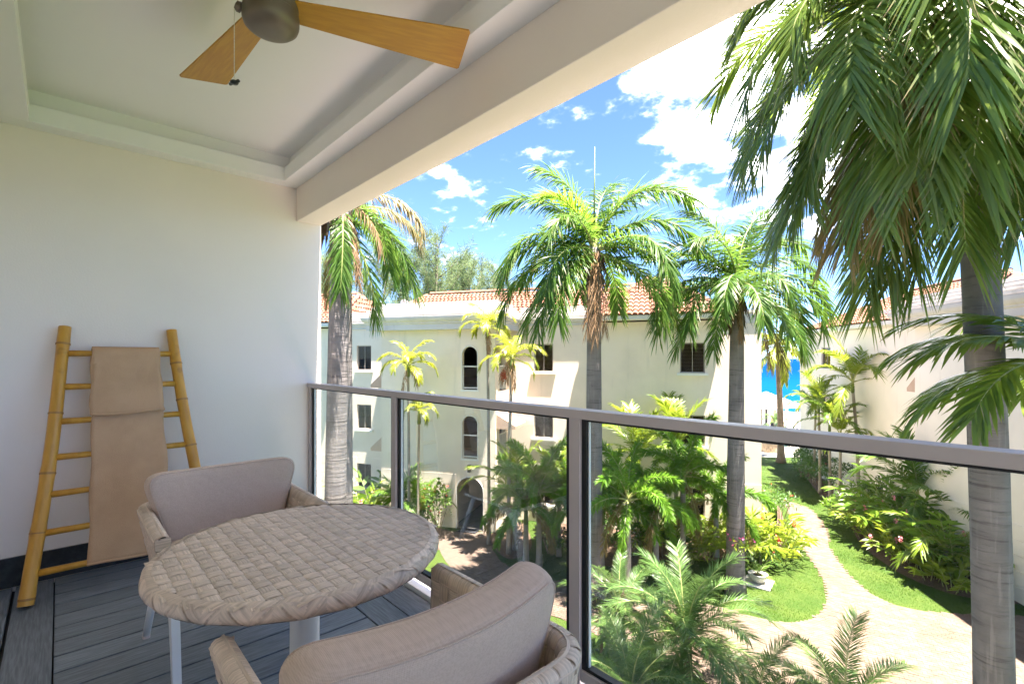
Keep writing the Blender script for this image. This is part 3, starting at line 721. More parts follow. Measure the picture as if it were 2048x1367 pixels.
# stair tower
TX0, TX1, TY = -5.68, -.155, -1.9
xa = -1.32
put('tower_wall', plate_mesh('tower_wall', rect(TX0, TX1, 0, 8.95), [arch(xa, 1.24, 0.0, 2.26), arch(xa, .72, 3.06, 4.92), arch(xa, .72, 6.04, 7.92)], TY, TY + .22, M['stucco']), b1)
sidem = plate_mesh('tower_wall', rect(TY + .23, .0, 0, 8.95), [rect(-1.35, -.45, 2.98, 4.75), rect(-1.35, -.45, 5.98, 7.8)], 0, .2, M['stucco'])
o = put('tower_wall', sidem, b1, (TX1, 0, 0), (0, 0, R(90)))
MB().box(TX0, TX0 + .2, TY + .23, 0, 0, 8.95).obj('tower_wall', M['stucco'], b1)
MB().box(TX0 + .21, TX1 - .21, TY + .23, 3, 2.82, 3.0).box(TX0 + .21, TX1 - .21, TY + .23, 3, 5.82, 6.0).box(TX0 + .21, TX1 - .21, TY + .23, .2, 8.72, 8.9).obj('floor_slab', M['slab'], b1)
MB().box(TX0 + .2, TX0 + .4, .25, 6, .02, 8.69).obj('passage_wall', M['stucco'], b1)
MB().box(-2.3, -2.15, TY + .23, 5, .02, 2.8).box(-.5, -.4, .3, 5, .02, 2.8).box(-2.14, -.51, 4.8, 4.95, .02, 2.8).obj('passage_wall', M['stucco2'], b1)
MB().box(-2.1, -.52, TY, 4.7, .0, .03).obj('passage_floor', M['slab'], b1)
MB().box(-1.55, -.9, 3.6, 4.2, .04, 2.0, 0, .02).obj('passage_door', M['trim'], b1)
courses(b1, TX0, TX1, TY, [(xa - .64, xa + .64, -1, 2.3)])
def surround(x, wd, z0, z1):
    k = 14; r = wd / 2; pts = [(x - r, z0), *[(x + r * math.cos(a), z1 - r + r * math.sin(a)) for a in [PI - PI * i / k for i in range(k + 1)]], (x + r, z0)]
    b = MB()
    for p, q in zip(pts, pts[1:]):
        b.tube([(p[0], TY - .008, p[1]), (q[0], TY - .008, q[1])], .022, 5)
    b.obj('arch_surround', M['trim'], b1)
for z0, z1 in ((3.06, 4.92), (6.04, 7.92)):
    surround(xa, .74, z0, z1); MB().box(xa - .42, xa + .42, TY - .03, TY + .05, z0 - .08, z0 - .002).obj('sill', M['trim'], b1)
    r = MB(); r.box(xa - .34, xa + .34, TY + .06, TY + .10, z0 + .98, z0 + 1.03).box(xa - .34, xa + .34, TY + .06, TY + .10, z0 + .06, z0 + .10)
    r.box(xa - .355, xa - .32, TY + .06, TY + .10, z0, z0 + 1.03).box(xa + .32, xa + .355, TY + .06, TY + .10, z0, z0 + 1.03)
    o = r.obj('railing', M['trim'], b1); MB().box(xa - .32, xa + .32, TY + .078, TY + .084, z0 + .1, z0 + .98).obj('glass_pane', M['glass'], o)
    r = MB(); X = TX1 + .02
    for k in range(7): r.box(X - .02, X + .01, -1.33 + k * .143, -1.31 + k * .143, z0 + .03, z0 + 1.0)
    r.box(X - .025, X + .015, -1.35, -.45, z0 + 1.0, z0 + 1.05); r.obj('railing', M['trim'], b1)
surround(xa, 1.26, 0, 2.27)
for z in (6.72, 3.8): awning(b1, TX0, TY + .05, -.2, z, -1, .6, .68)
awning(b1, TX1, TY + .15, -.1, 5.0, 1, .85, .62)
awning(b1, TX1, TY + .15, -.1, 8.0, 1, .35, .4)
MB().box(xa - .06, xa + .06, TY - .14, TY - .02, 2.5, 2.82, 0, .01).obj('wall_lamp', M['gasket'], b1)
tprof = [(0, 8.64), (.48, 8.64), (.48, 8.88), (.53, 8.92), (.53, 8.97), (.60, 9.03), (.65, 9.12), (.66, 9.20), (.66, 9.25)] + steps(9.26, 9.86, .55, 4, .13)
sweep('cornice', b1, lambda o: [(TX0 - o, 0), (TX0 - o, TY - o), (TX1 + o, TY - o), (TX1 + o, 0)], tprof, 'cornice')
MB().box(TX0, TX1, TY, 1.2, 8.96, 9.6).obj('roof_slab', M['slab'], b1)
mprof = [(0, 8.86), (.07, 8.86), (.07, 8.98), (.12, 9.02), (.12, 9.08), (.18, 9.14), (.18, 9.22)] + steps(9.23, 9.74, .10, 4, .06)
sweep('cornice', b1, lambda o: [(-9.4, -o), (TX0 - .60, -o)], mprof, 'cornice')
sweep('cornice', b1, lambda o: [(TX1 + .6, -o), (3.55, -o)], mprof, 'cornice')
sweep('cornice', b1, lambda o: [(9.2, -o * .6), (10.4 + o * .6, -o * .6), (10.4 + o * .6, 6)], [(0, 8.80), (.06, 8.8), (.06, 9.2), (.14, 9.24), (.14, 9.34), (-.2, 9.34), (-.2, 8.8)], 'cornice')
roof(b1, -7.8, 6.4, 1.3, 7.7, 9.45, 11.1, -6.4, 6.2, 4.5, ('front', 'left'))
roof(b1, 3.62, 9.05, -.62, 6.4, 9.20, 11.25, 6.2, 6.5, 2.5, ('front', 'left', 'right'))
roof(b1, -18.4, -9.2, -.6, 7.6, 9.20, 11.15, -15, -10.6, 3.6, ('front', 'right'))

# ---- the white block on the right, in the same style
b2 = thing('apartment_building', 'white block beside the curved path, partly behind the leaning grey trunk', 'building', at(1600, 33.5), R(-51.8))
facade(b2, 0, 14.6, 0, [(3.72, 1.15)], 'stucco2')
BX, BY = 14.25, -1.3
MB().box(BX, 26, BY, 0, 0, 8.95).box(0, .24, .25, 9, 0, 8.95).box(.25, 26, 8.8, 9, 0, 8.95).box(25.8, 26, 0.01, 8.79, 0, 8.95).obj('wall', M['stucco2'], b2)
courses(b2, BX, 26, BY, [], mat='stucco2')
MB().box(.25, 25.7, .25, 8.79, 8.7, 8.93).obj('roof_slab', M['slab'], b2)
MB().box(BX + .1, 25.9, BY + .1, -.02, 8.951, 9.6).obj('roof_slab', M['slab'], b2)
for z in (6.72, 3.8): awning(b2, BX, BY + .05, -.25, z, -1, .6, .68)
for z in (F1, F2): MB().box(BX - .03, BX - .004, -.95, -.35, z, z + 1.2).obj('window_surround', M['trim'], b2)
sweep('cornice', b2, lambda o: [(BX - o, 0), (BX - o, BY - o), (26, BY - o)], tprof, 'cornice')
sweep('cornice', b2, lambda o: [(9.4, -o), (BX - .6, -o)], mprof, 'cornice')
sweep('cornice', b2, lambda o: [(-o * .6, 6), (-o * .6, -o * .6), (2.4, -o * .6)], [(0, 8.80), (.06, 8.8), (.06, 9.1), (.14, 9.14), (.14, 9.24), (-.2, 9.24), (-.2, 8.8)], 'cornice')
roof(b2, 2.2, 15.5, -.6, 7.8, 9.15, 11.1, 5.6, 12.2, 3.6, ('front', 'left'))
# satellite dish on the roof between the two tiled parts
d = thing('satellite_dish', 'small white satellite dish on the roof before the feathery trees', 'dish', at(810, 26.2, 9.6), R(40))
MB().tube([(0, 0, -.7), (0, 0, .6)], .025, 6).obj('mast', M['trim'], d)
dd = MB().lathe([(0, 0), (.1, .012), (.17, .045), (.215, .09), (.22, .095), (.2, .085), (.1, .02), (0, .006)], 20).obj('reflector', M['trim'], d, (0, -.05, .72), (R(100), 0, R(10)), True)

# ================================================================== CEILING FAN
fan = thing('ceiling_fan', 'bronze ceiling fan with honey wood blades and a pull chain', 'fan', (-1.90, .565, CAMZ + 1.5))
fz = -.32
MB().lathe([(0, 0), (.072, 0), (.075, -.02), (.072, -.07), (0, -.075)], 32).obj('canopy', M['bronze'], fan, smooth=True)
MB().lathe([(0, -.05), (0.0817, -.055), (0.0912, -.075), (0.0920, -.185), (0.0851, -.19), (0.0851, -.197), (0.0920, -.20), (0.0937, -.212), (0.0920, -.235), (0.0886, -.24), (0.0886, -.245), (0.0937, -.25)], 40).obj('motor_housing', M['bronze'], fan, smooth=False)
mc = MB().lathe([(0.0937, -.25), (0.0955, -.262), (0.0946, -.285), (0.0894, -.30), (0.0774, -.311), (.06, -.318), (.03, -.32), (0, -.3205)], 40).obj('bottom_cap', M['bronze'], fan, smooth=True)
shade_auto([o for o in fan.children if o.name.startswith('motor_housing')][0], 35)
bl = MB(); 
bl.prism([(.08, -.044), (.715, -.098), (.722, -.09), (.722, .092), (.715, .10), (.08, .050)], -.0035, .0035, 'z')
blm = bl.mesh('blade', M['blade'])
for a in (68, 186, 306):
    put('blade', blm, fan, (0, 0, -.225), (R(-13), 0, R(a)))
ch = MB(); p0 = Vector((-.030, -.112, -.265)); 
MB().lathe([(.0, -.012), (.016, -.010), (.019, 0), (.014, .012), (0, .014)], 12).obj('chain_outlet', M['bronze'], fan, (-.026, -.098, -.262), (R(70), 0, 0))
for k in range(52):
    ch.lathe([(0, -.0021), (.0016, -.0012), (.0021, 0), (.0016, .0012), (0, .0021)], 6, (p0.x, p0.y, p0.z - k * .0050))
ch.obj('pull_chain', M['chain'], fan, smooth=True)
MB().lathe([(0, -.006), (.011, -.005), (.014, 0), (.011, .005), (0, .007)], 12, tuple(p0 - Vector((0, 0, .267)))).tube([p0 - Vector((.024, .008, .266)), p0 - Vector((-.024, -.008, .268))], [.0055, .0055], 8).obj('pull_handle', M['skirt'], fan, smooth=True)

# ================================================================== LADDER AND TOWEL
ld = thing('bamboo_ladder', 'bamboo ladder leaning on the wall with a tan towel', 'ladder', (-3.7, .287, DZ))
LT = 1.44
def lad(t, side):      # a point on an upright: t from foot to head
    return Vector((-3.515 + t * (-3.862 + 3.515) + 3.7, side * (.405 - .15 * t), t * LT + .0))
for sd_ in (-1, 1):
    b = MB(); n = 34; pts = []; rad = []
    nodes = (.02, .235, .44, .66, .93) if sd_ < 0 else (.03, .27, .49, .69, .85)
    for i in range(n + 1):
        t = i / n; p = lad(t, sd_); p.y += .008 * math.sin(t * 5 + sd_); p.z += .012; pts.append(p)
        r = .0325 - .0035 * t
        for q in nodes: r += .0028 * math.exp(-((t - q) / .012) ** 2)
        rad.append(r)
    b.tube(pts, rad, 16); o = b.obj('upright', M['bamboo'], ld, smooth=True); shade_auto(o, 50)
    for q in nodes:
        b = MB(); p = lad(q, sd_); p.y += .008 * math.sin(q * 5 + sd_); p.z += .012; d_ = (lad(1, sd_) - lad(0, sd_)).normalized()
        b.tube([p - d_ * .006, p, p + d_ * .006], [.0336, .0354, .0336] if q < .6 else [.0322, .034, .0322], 16, cap=False)
        b.obj('bamboo_joint', M['node'], o, smooth=True)
rungs = [.098 + .1325 * k for k in range(7)]
for t in rungs:
    a, c = lad(t, -1), lad(t, 1); a.z += .012; c.z += .012
    MB().tube([a.lerp(c, q) for q in (0.03, .3, .5, .7, .97)], [.0185, .0165, .0172, .0165, .0185], 10).obj('rung', M['bamboo'], ld, smooth=True)
# towel over the top rung: a long layer hanging in front and a shorter fold on top of it
tw = MB(); tr_ = rungs[-1]
def layer(y0, y1, tbot, off, yb0, yb1, back, th, seed):
    rg = np.random.RandomState(seed); nu, nv = 16, 46; V = []; 
    top = lad(tr_, 0); top.z += .012; a = lad(0, 0); ax = (lad(1, 0) - a).normalized(); nrm = Vector((ax.z, 0, -ax.x)).normalized()
    if nrm.x < 0: nrm = -nrm
    Ls = (tr_ - tbot) * (lad(1, 0) - a).length
    for j in range(nv + 1):
        s_ = -back + j / nv * (Ls + back + .05)
        if s_ < 0: p = top - nrm * (off + .004) + ax * (s_)
        elif s_ < .05:
            q = s_ / .05 * PI; p = top - nrm * ((.02 + off) * math.cos(q)) + ax * ((.02 + off) * math.sin(q)) 
        else:
            drop = s_ - .05; p = top + nrm * (.021 + off) - ax * drop
            p = p + nrm * (.006 * math.sin(drop * 9 + seed))
        f = max(0, (s_ - .05) / Ls)
        for i in range(nu + 1):
            w_ = i / nu; y = (y0 + (yb0 - y0) * f) * (1 - w_) + (y1 + (yb1 - y1) * f) * w_
            edge = .004 * math.sin(j * .5 + seed) if i in (0, nu) else 0
            V.append((p.x + .003 * math.sin(w_ * 9 + f * 4 + seed), y - .287 + edge, p.z + (.006 * math.sin(w_ * 5 + seed) if j == nv else 0)))
    F = [(j * (nu + 1) + i, j * (nu + 1) + i + 1, (j + 1) * (nu + 1) + i + 1, (j + 1) * (nu + 1) + i) for j in range(nv) for i in range(nu)]
    return V, F
T0 = thing('towel', 'long tan bath towel folded over the top rung of the ladder', 'towel', (-3.7, .287, DZ))
for nm, args in (('long_layer', (.150, .470, .085, .002, .115, .500, .04, .01, 1)), ('folded_layer', (.140, .466, .642, .016, .128, .480, .30, .01, 3))):
    V, F = layer(*args); o = MB().add(V, F).obj(nm, M['towel'], T0, smooth=True)
    s_ = o.modifiers.new('thickness', 'SOLIDIFY'); s_.thickness = .011; s_.offset = 0
    V2 = np.array(V); nu = 17
    hem = MB().tube([Vector(V[-nu + i]) + Vector((.004, 0, .004)) for i in range(nu)], .0075, 6); hem.obj('hem', M['towel'], o, smooth=True)

# ================================================================== WOVEN FURNITURE
def ribbon(path, nrm, wdv, wd, lift, name, parent, thick=.0016, uvl=1.0):
    """one flat strand: points, surface normals, width directions; lift is the over-and-under height"""
    v = []; f = []; n = len(path); uv = []
    acc = 0
    for i in range(n):
        p = Vector(path[i]); N_ = Vector(nrm[i]); W_ = Vector(wdv[i]); q = p + N_ * lift[i]
        if i: acc += (Vector(path[i]) - Vector(path[i - 1])).length
        for s_, c in ((-.5, -.3), (-.42, .0), (.42, .0), (.5, -.3)): v.append(q + W_ * (wd * s_) + N_ * (thick * c * 2)); uv.append((acc * 9, s_))
    for i in range(n - 1):
        for j in range(3): f.append((i * 4 + j, i * 4 + j + 1, (i + 1) * 4 + j + 1, (i + 1) * 4 + j))
    me = MB().add(v, f).mesh(name, M['wicker'], True)
    ul = me.uv_layers.new(name='UVMap'); idx = np.zeros(len(me.loops), int); me.loops.foreach_get('vertex_index', idx); ul.data.foreach_set('uv', np.array(uv)[idx].ravel())
    return put(name, me, parent)
TBX, TBY, TR, TH = -1.565, .564, .408, .70
tb = thing('round_table', 'round table with woven taupe top on a pale metal pedestal', 'table', (TBX, TBY, DZ))
core = MB().lathe([(0, TH - .006), (TR - .03, TH - .006), (TR - .012, TH - .012), (TR - .004, TH - .026), (TR - .006, TH - .046), (TR - .03, TH - .054), (0, TH - .054)], 56).obj('tabletop', M['wicker_core'], tb, smooth=False)
PW = .0372; NS = 23
def wave(x, ph, amp=.0021): return amp * math.tanh(3.2 * math.sin(PI * x / PW + ph))
for ax in (0, 1):
    for k in range(NS):
        c = (k - (NS - 1) / 2) * PW; rr_ = TR - .005
        if abs(c) > rr_ - .02: continue
        ym = math.sqrt(rr_ ** 2 - c * c); n = max(8, int(2 * ym / (PW / 6))); P_ = []; Nn = []; Wd = []; Lf = []
        for i in range(n + 1):
            y = -ym + 2 * ym * i / n; rad = math.hypot(y, c); edge = max(0, rad - (TR - .024)) / .02
            z = TH - .001 - .007 * edge ** 2
            P_.append((c, y, z) if ax == 0 else (y, c, z)); Nn.append((0, 0, 1)); Wd.append((1, 0, 0) if ax == 0 else (0, 1, 0))
            Lf.append(wave(y + (NS % 2) * PW / 2, (k % 2) * PI + (0 if ax == 0 else PI)) * (1.0 if ax == 0 else .8) * max(0, 1 - .5 * edge))
        ribbon(P_, Nn, Wd, PW * (.965 if ax == 0 else .93), Lf, 'strand', core)
NB = 44
for lay, sl in ((0, 1), (1, -1)):
    for k in range(NB):
        if (k + lay) % 2: continue
        P_ = []; Nn = []; Wd = []; Lf = []
        for i in range(13):
            t = i / 12; a0 = 2 * PI * (k / NB) + sl * (t - .5) * .17
            # from the top over the rounded edge to the underside
            prof = [(TR - .022, TH - .0005), (TR - .011, TH - .0025), (TR - .003, TH - .009), (TR + .000, TH - .019), (TR + .001, TH - .030), (TR - .004, TH - .043), (TR - .016, TH - .052), (TR - .04, TH - .055)]
            q = t * (len(prof) - 1); j = min(int(q), len(prof) - 2); f_ = q - j
            r_ = prof[j][0] * (1 - f_) + prof[j + 1][0] * f_; z_ = prof[j][1] * (1 - f_) + prof[j + 1][1] * f_
            nr = Vector((-(prof[j + 1][1] - prof[j][1]), 0, prof[j + 1][0] - prof[j][0])).normalized(); 
            nr = Vector((abs(nr.x), 0, -nr.z if j > 4 else abs(nr.z)))
            e = Vector((math.cos(a0), math.sin(a0), 0)); tg = Vector((-math.sin(a0), math.cos(a0), 0)); nv = (e * nr.x + Vector((0, 0, nr.z))).normalized()
            P_.append(e * r_ + Vector((0, 0, z_))); Nn.append(nv); Wd.append(tg)
            Lf.append(.0026 + (.0010 if lay == 0 else -.0003) * math.cos((t - .45) * 2 * PI) )
        ribbon(P_, Nn, Wd, 2 * PI * TR / NB * 1.9, Lf, 'rim_strand', core)
MB().lathe([(0, TH - .06), (.15, TH - .06), (.15, TH - .075), (.047, TH - .085), (.043, TH - .10), (.043, .03), (.05, .02), (.24, .016), (.255, .008), (.255, 0), (0, 0)], 40).obj('pedestal', M['white_metal'], tb, smooth=False)
shade_auto([o for o in tb.children if o.name.startswith('pedestal')][0], 40)

# ---- chairs: a woven tub on white legs, seat and back cushion
HX, HY, RC, TK = .30, .325, .10, .048      # half depth, half width, corner radius, wall thickness
ZB, ZT = .335, .625
def tub_path():
    """plan of the tub's middle line: from one arm front round the back to the other (dense), with outward normals"""
    y = HY - TK / 2; xb = -HX + TK / 2 - .02; xf = HX; pts = []; 
    r = RC
    for i in range(20): pts.append((xf + (xb + r - xf) * i / 20, -y, 0, -1))
    for i in range(12):
        a = -PI / 2 - PI / 2 * i / 12; pts.append((xb + r + r * math.cos(a), -y + r + r * math.sin(a), math.cos(a), math.sin(a)))
    for i in range(21): pts.append((xb, (-y + r) + (2 * y - 2 * r) * i / 20, -1, 0))
    for i in range(1, 13):
        a = PI - PI / 2 * i / 12; pts.append((xb + r + r * math.cos(a), y - r + r * math.sin(a), math.cos(a), math.sin(a)))
    for i in range(1, 21): pts.append((xb + r + (xf - xb - r) * i / 20, y, 0, 1))
    d = [0]
    for p, q in zip(pts, pts[1:]): d.append(d[-1] + math.hypot(q[0] - p[0], q[1] - p[1]))
    return np.array(pts), np.array(d)
TP, TD = tub_path(); TLEN = TD[-1]
def plan(s_): return [np.interp(s_, TD, TP[:, i]) for i in range(4)]
# profile over the wall: outer face up, over the rounded top, inner face down: (offset along normal, height)
PR = [(TK / 2, ZB), (TK / 2, ZT - .02), (TK / 2 - .006, ZT - .006), (TK / 2 - .016, ZT), (-TK / 2 + .016, ZT), (-TK / 2 + .006, ZT - .006), (-TK / 2, ZT - .02), (-TK / 2, ZB + .06)]
PD = [0]
for p, q in zip(PR, PR[1:]): PD.append(PD[-1] + math.hypot(q[0] - p[0], q[1] - p[1]))
def tub(s_, q):
    x, y, nx, ny = plan(s_); m = math.hypot(nx, ny) or 1; nx /= m; ny /= m
    o = np.interp(q, PD, [p[0] for p in PR]); z = np.interp(q, PD, [p[1] for p in PR]); dz = 1e-3
    o2 = np.interp(q + dz, PD, [p[0] for p in PR]); z2 = np.interp(q + dz, PD, [p[1] for p in PR]); o1 = np.interp(q - dz, PD, [p[0] for p in PR]); z1 = np.interp(q - dz, PD, [p[1] for p in PR])
    tn = Vector((o2 - o1, z2 - z1)); tn = tn.normalized() if tn.length > 0 else Vector((0, 1)); no, nz_ = tn.y, -tn.x
    fr = .0
    taper = .055 * (1 - (z - ZB) / (ZT - ZB))            # narrower at the seat
    fx = .10 * (z - ZB) / (ZT - ZB) * max(0, (x - .1) / .2) * 0 - .07 * max(0, 1 - (z - ZB) / (ZT - ZB)) * max(0, (x + .1) / .4)
    P_ = Vector((x + nx * o - nx * taper + fx, y + ny * o - ny * taper, z)); Nv = Vector((nx * no, ny * no, nz_)).normalized()
    return P_, Nv
CHAIRS = [('dining chair with its back to the white wall beyond the table', (-2.45, .572, DZ), 0), ('dining chair in front with its cushion back towards the railing post', (-.99, .575, DZ), PI)]
def chair(label, loc, rz):
    t = thing('dining_chair', label, 'chair', loc, rz, 'woven dining chairs at the round table')
    b = MB(); ns = 60; v = []; f = []
    for i in range(ns + 1):
        for q in np.linspace(0, PD[-1], 16): P_, Nv = tub(TLEN * i / ns, q); v.append(P_ - Nv * .004)
    for i in range(ns):
        for j in range(15): f.append((i * 16 + j, i * 16 + j + 1, (i + 1) * 16 + j + 1, (i + 1) * 16 + j))
    f.append(tuple(range(16))); f.append(tuple(ns * 16 + j for j in range(16))[::-1])
    sh = b.add(v, f).obj('shell', M['wicker_core'], t)
    ps = TLEN / 38; nq = 14; pq = PD[-1] / nq
    for k in range(38):                     # upright strands over the rim
        s_ = (k + .5) * ps; P_ = []; Nn = []; Wd = []; Lf = []
        for i in range(nq * 4 + 1):
            q = PD[-1] * i / (nq * 4); p, nv = tub(s_, q); p2, _ = tub(min(s_ + .004, TLEN), q); p1, _ = tub(max(s_ - .004, 0), q)
            P_.append(p); Nn.append(nv); Wd.append((p2 - p1).normalized()); Lf.append(.0035 if PD[1] - .012 < q < PD[6] + .012 else .0028 * math.tanh(3 * math.sin(PI * q / pq + (k % 2) * PI)))
        ribbon(P_, Nn, Wd, ps * .97, Lf, 'strand', sh)
    for k in range(nq):                     # strands running round the tub
        q = (k + .5) * pq; P_ = []; Nn = []; Wd = []; Lf = []
        for i in range(38 * 4 + 1):
            s_ = TLEN * i / (38 * 4); p, nv = tub(s_, q); p2, _ = tub(s_, q + .003); p1, _ = tub(s_, q - .003)
            P_.append(p); Nn.append(nv); Wd.append((p2 - p1).normalized()); Lf.append(-.002 if PD[1] - .012 < q < PD[6] + .012 else .0028 * math.tanh(3 * math.sin(PI * s_ / ps + (k % 2) * PI + PI)))
        ribbon(P_, Nn, Wd, pq * .97, Lf, 'strand', sh)
    for e, s_ in ((0, 0), (1, TLEN)):       # the ends of the arms
        sg = 1
        for k in range(7):
            z0 = PD[1] * k / 7 + .0; P_ = []; Nn = []; Wd = []; Lf = []
            for i in range(7):
                w_ = i / 6; pa, nv = tub(s_, min(PD[1] * .5, .1)); nv.z = 0; nv.normalize(); zz_ = ZB + (ZT - .004 - ZB) * (k + .5) / 7; tp = .055 * (1 - (zz_ - ZB) / (ZT - ZB)); pa, _ = tub(s_, max(.001, zz_ - ZB))
                p = Vector((pa.x, pa.y, zz_)) - nv * (TK * w_); P_.append(p); Nn.append((1, 0, 0)); Wd.append((0, 0, 1)); Lf.append(.004 + .002 * math.sin(PI * w_) * (1 if k % 2 else .4))
            ribbon(P_, Nn, Wd, (ZT - ZB) / 7 * .99, Lf, 'strand', sh)
    # seat pan of the same weave, and the frame under it
    MB().box(-HX + .03, HX - .07, -HY + .075, HY - .075, ZB - .005, ZB + .045, 0, .012).obj('seat_base', M['wicker_core'], t)
    b = MB().box(-HX + .01, HX - .06, -HY + .06, HY - .06, ZB - .022, ZB - .006, 0, .004); b.obj('seat_frame', M['white_metal'], t)
    for sy in (-1, 1):
        y = sy * (HY - .075)
        b = MB().prism([(HX - .07, ZB - .02), (HX - .235, ZB - .02), (HX - .225, ZB - .045), (HX - .135, ZB - .062), (HX - .112, ZB - .09), (HX - .08, ZB - .20), (HX - .05, 0), (HX - .015, 0), (HX - .05, ZB - .1)], y - .014, y + .014, 'y'); b.obj('leg', M['white_metal'], t)
        MB().tube([(-HX + .09, y, ZB - .02), (-HX + .04, y + sy * .015, .17), (-HX - .02, y + sy * .03, 0.012)], [.016, .0155, .0145], 10).obj('leg', M['white_metal'], t, smooth=True)
        MB().lathe([(0, 0), (.015, 0), (.016, .012), (0, .013)], 10, (-HX - .02, y + sy * .03, 0)).obj('foot_cap', M['rail'], [o for o in t.children if o.name.startswith('leg')][-1])
    b = MB().box(-HX + .06, HX - .03, -HY + .07, HY - .07, ZB + .05, ZB + .155, 0, .035); o = b.obj('seat_cushion', M['cushion'], t, smooth=True)
    # back cushion: rounded, wider at the top, leaning
    def outline(z0, z1, w0, w1, rc, k=8):
        cs = [(-w0, z0), (w0, z0), (w1, z1), (-w1, z1)]; o = []
        for i in range(4):
            p = Vector(cs[i]); a = (Vector(cs[i - 1]) - p).normalized(); c = (Vector(cs[(i + 1) % 4]) - p).normalized(); r = rc[i]
            for j in range(k + 1):
                t_ = j / k; o.append(tuple((p + a * r) * (1 - t_) ** 2 + p * 2 * t_ * (1 - t_) + (p + c * r) * t_ ** 2))
        res = []
        for p, q in zip(o, o[1:] + o[:1]):
            n = max(1, int((Vector(q) - Vector(p)).length / .03))
            res += [tuple(Vector(p).lerp(Vector(q), j / n)) for j in range(n)]
        return res
    ol = outline(0, .345, .225, .325, (.07, .07, .085, .085)); n = len(ol); cz = .18
    rings = [(0, 0), (.006, .35), (.02, .62), (.05, .82), (.10, .93), (.2, 1.0), (.4, 1.04), (.7, 1.06)]; T_ = .062
    v = []; f = []; 
    def ring_(ins, th): return [((p[0]) * (1 - ins), th, cz + (p[1] - cz) * (1 - ins)) for p in ol]
    order = [(i, 1) for i in range(len(rings) - 1, -1, -1)] + [(i, -1) for i in range(1, len(rings))]
    for i, sgn in order:
        for (y, x, z) in ring_(rings[i][0], sgn * rings[i][1] * T_): v.append((x + .06 * (y / .31) ** 2, y, z))
    for a in range(len(order) - 1):
        for j in range(n): f.append((a * n + j, a * n + (j + 1) % n, (a + 1) * n + (j + 1) % n, (a + 1) * n + j))
    f.append(tuple(range(n))[::-1]); f.append(tuple((len(order) - 1) * n + j for j in range(n)))
    bc = MB().add(v, f).obj('back_cushion', M['cushion'], t, (-HX + .145, 0, .425), (0, R(-9), 0), True)
    for sgn in (1, -1):
        i0 = rings[3]; pts = ring_(i0[0], sgn * i0[1] * T_)
        pts = [(x + .06 * (y / .31) ** 2 + sgn * .0015, y, z) for (y, x, z) in pts]; pts.append(pts[0])
        MB().tube(pts, .0022, 5, cap=False).obj('seam', M['cushion'], bc, smooth=True)
    return t
ch0 = chair(*CHAIRS[0])
def dup_tree(o, parent=None):
    c = o.copy(); COL.objects.link(c)
    if parent: c.parent = parent
    for k in list(o.children): dup_tree(k, c)
    return c
ch1 = dup_tree(ch0); ch1['label'] = CHAIRS[1][0]; ch1.location = CHAIRS[1][1]; ch1.rotation_euler = (0, 0, CHAIRS[1][2])

# ================================================================== PALMS
def mm(a, b='rachis'): return [M[a], M[b]]
LV = [(80, 55), (62, 88), (42, 102), (22, 100), (2, 84), (-22, 56), (-62, 24)]
fam('royal', LV, 3, mm('royal'), L=3.5, n=112, leafL=.92, leafW=.042, v=14, vj=34, droop=.8, a0=66, a1=30, pet=.10, rr=.042)
fam('royal_y', [(74, 60), (58, 80)], 2, mm('royal_y'), L=3.0, n=92, leafL=.80, leafW=.038, v=25, vj=20, droop=.55, a0=50, a1=26, pet=.10, rr=.04)
fam('dead', [(-30, 52), (-68, 20), (10, 90)], 2, mm('dead', 'rachis_dead'), L=2.7, n=70, leafL=.6, leafW=.022, v=-20, vj=60, droop=1.7, a0=58, a1=30, pet=.1, rr=.035, bare=.25)
fam('half', [(15, 95), (-15, 70), (-50, 35)], 2, mm('half'), L=3.1, n=84, leafL=.7, leafW=.033, v=0, vj=40, droop=1.4, a0=62, a1=30, pet=.1, rr=.04)
fam('near', LV, 2, mm('near'), L=3.9, n=150, leafL=.98, leafW=.031, v=10, vj=16, droop=.5, a0=60, a1=26, pet=.09, rr=.042)
fam('nearh', [(20, 95), (-8, 78), (-38, 46)], 2, mm('half'), L=3.7, n=104, leafL=.92, leafW=.034, v=4, vj=24, droop=.75, a0=58, a1=24, pet=.09, rr=.04, bare=.06)
fam('xmas', [(78, 60), (58, 95), (32, 105), (4, 90), (-30, 50)], 2, mm('xmas'), L=1.15, n=34, leafL=.36, leafW=.036, v=18, vj=14, droop=.7, a0=62, a1=24, pet=.14, rr=.018)
fam('xdead', [(-30, 60), (-70, 15)], 1, mm('dead', 'rachis_dead'), L=1.0, n=30, leafL=.33, leafW=.02, v=0, vj=60, droop=1.6, pet=.14, rr=.016)
FL = [(78, 40), (60, 75), (40, 95), (18, 95), (-5, 75), (-40, 40)]
fam('foxtail', FL, 2, mm('foxtail'), L=2.05, n=180, leafL=.31, leafW=.027, v=0, vj=170, droop=.35, a0=60, a1=38, pet=.17, rr=.028, minl=.55)
fam('foxb', [(10, 85), (-20, 60), (-55, 25)], 1, mm('foxtail_b'), L=1.9, n=90, leafL=.30, leafW=.026, v=0, vj=170, droop=.8, a0=58, a1=38, pet=.15, rr=.026, minl=.5)
fam('areca', [(82, 35), (66, 65), (48, 85), (26, 90), (0, 70)], 2, mm('areca'), L=2.0, n=46, leafL=.52, leafW=.040, v=22, vj=10, droop=.55, a0=55, a1=24, pet=.2, rr=.022)
fam('arecad', [(82, 35), (66, 65), (48, 85), (26, 90), (0, 70)], 2, mm('midleaf'), L=2.0, n=46, leafL=.52, leafW=.042, v=18, vj=12, droop=.6, a0=55, a1=24, pet=.2, rr=.022)
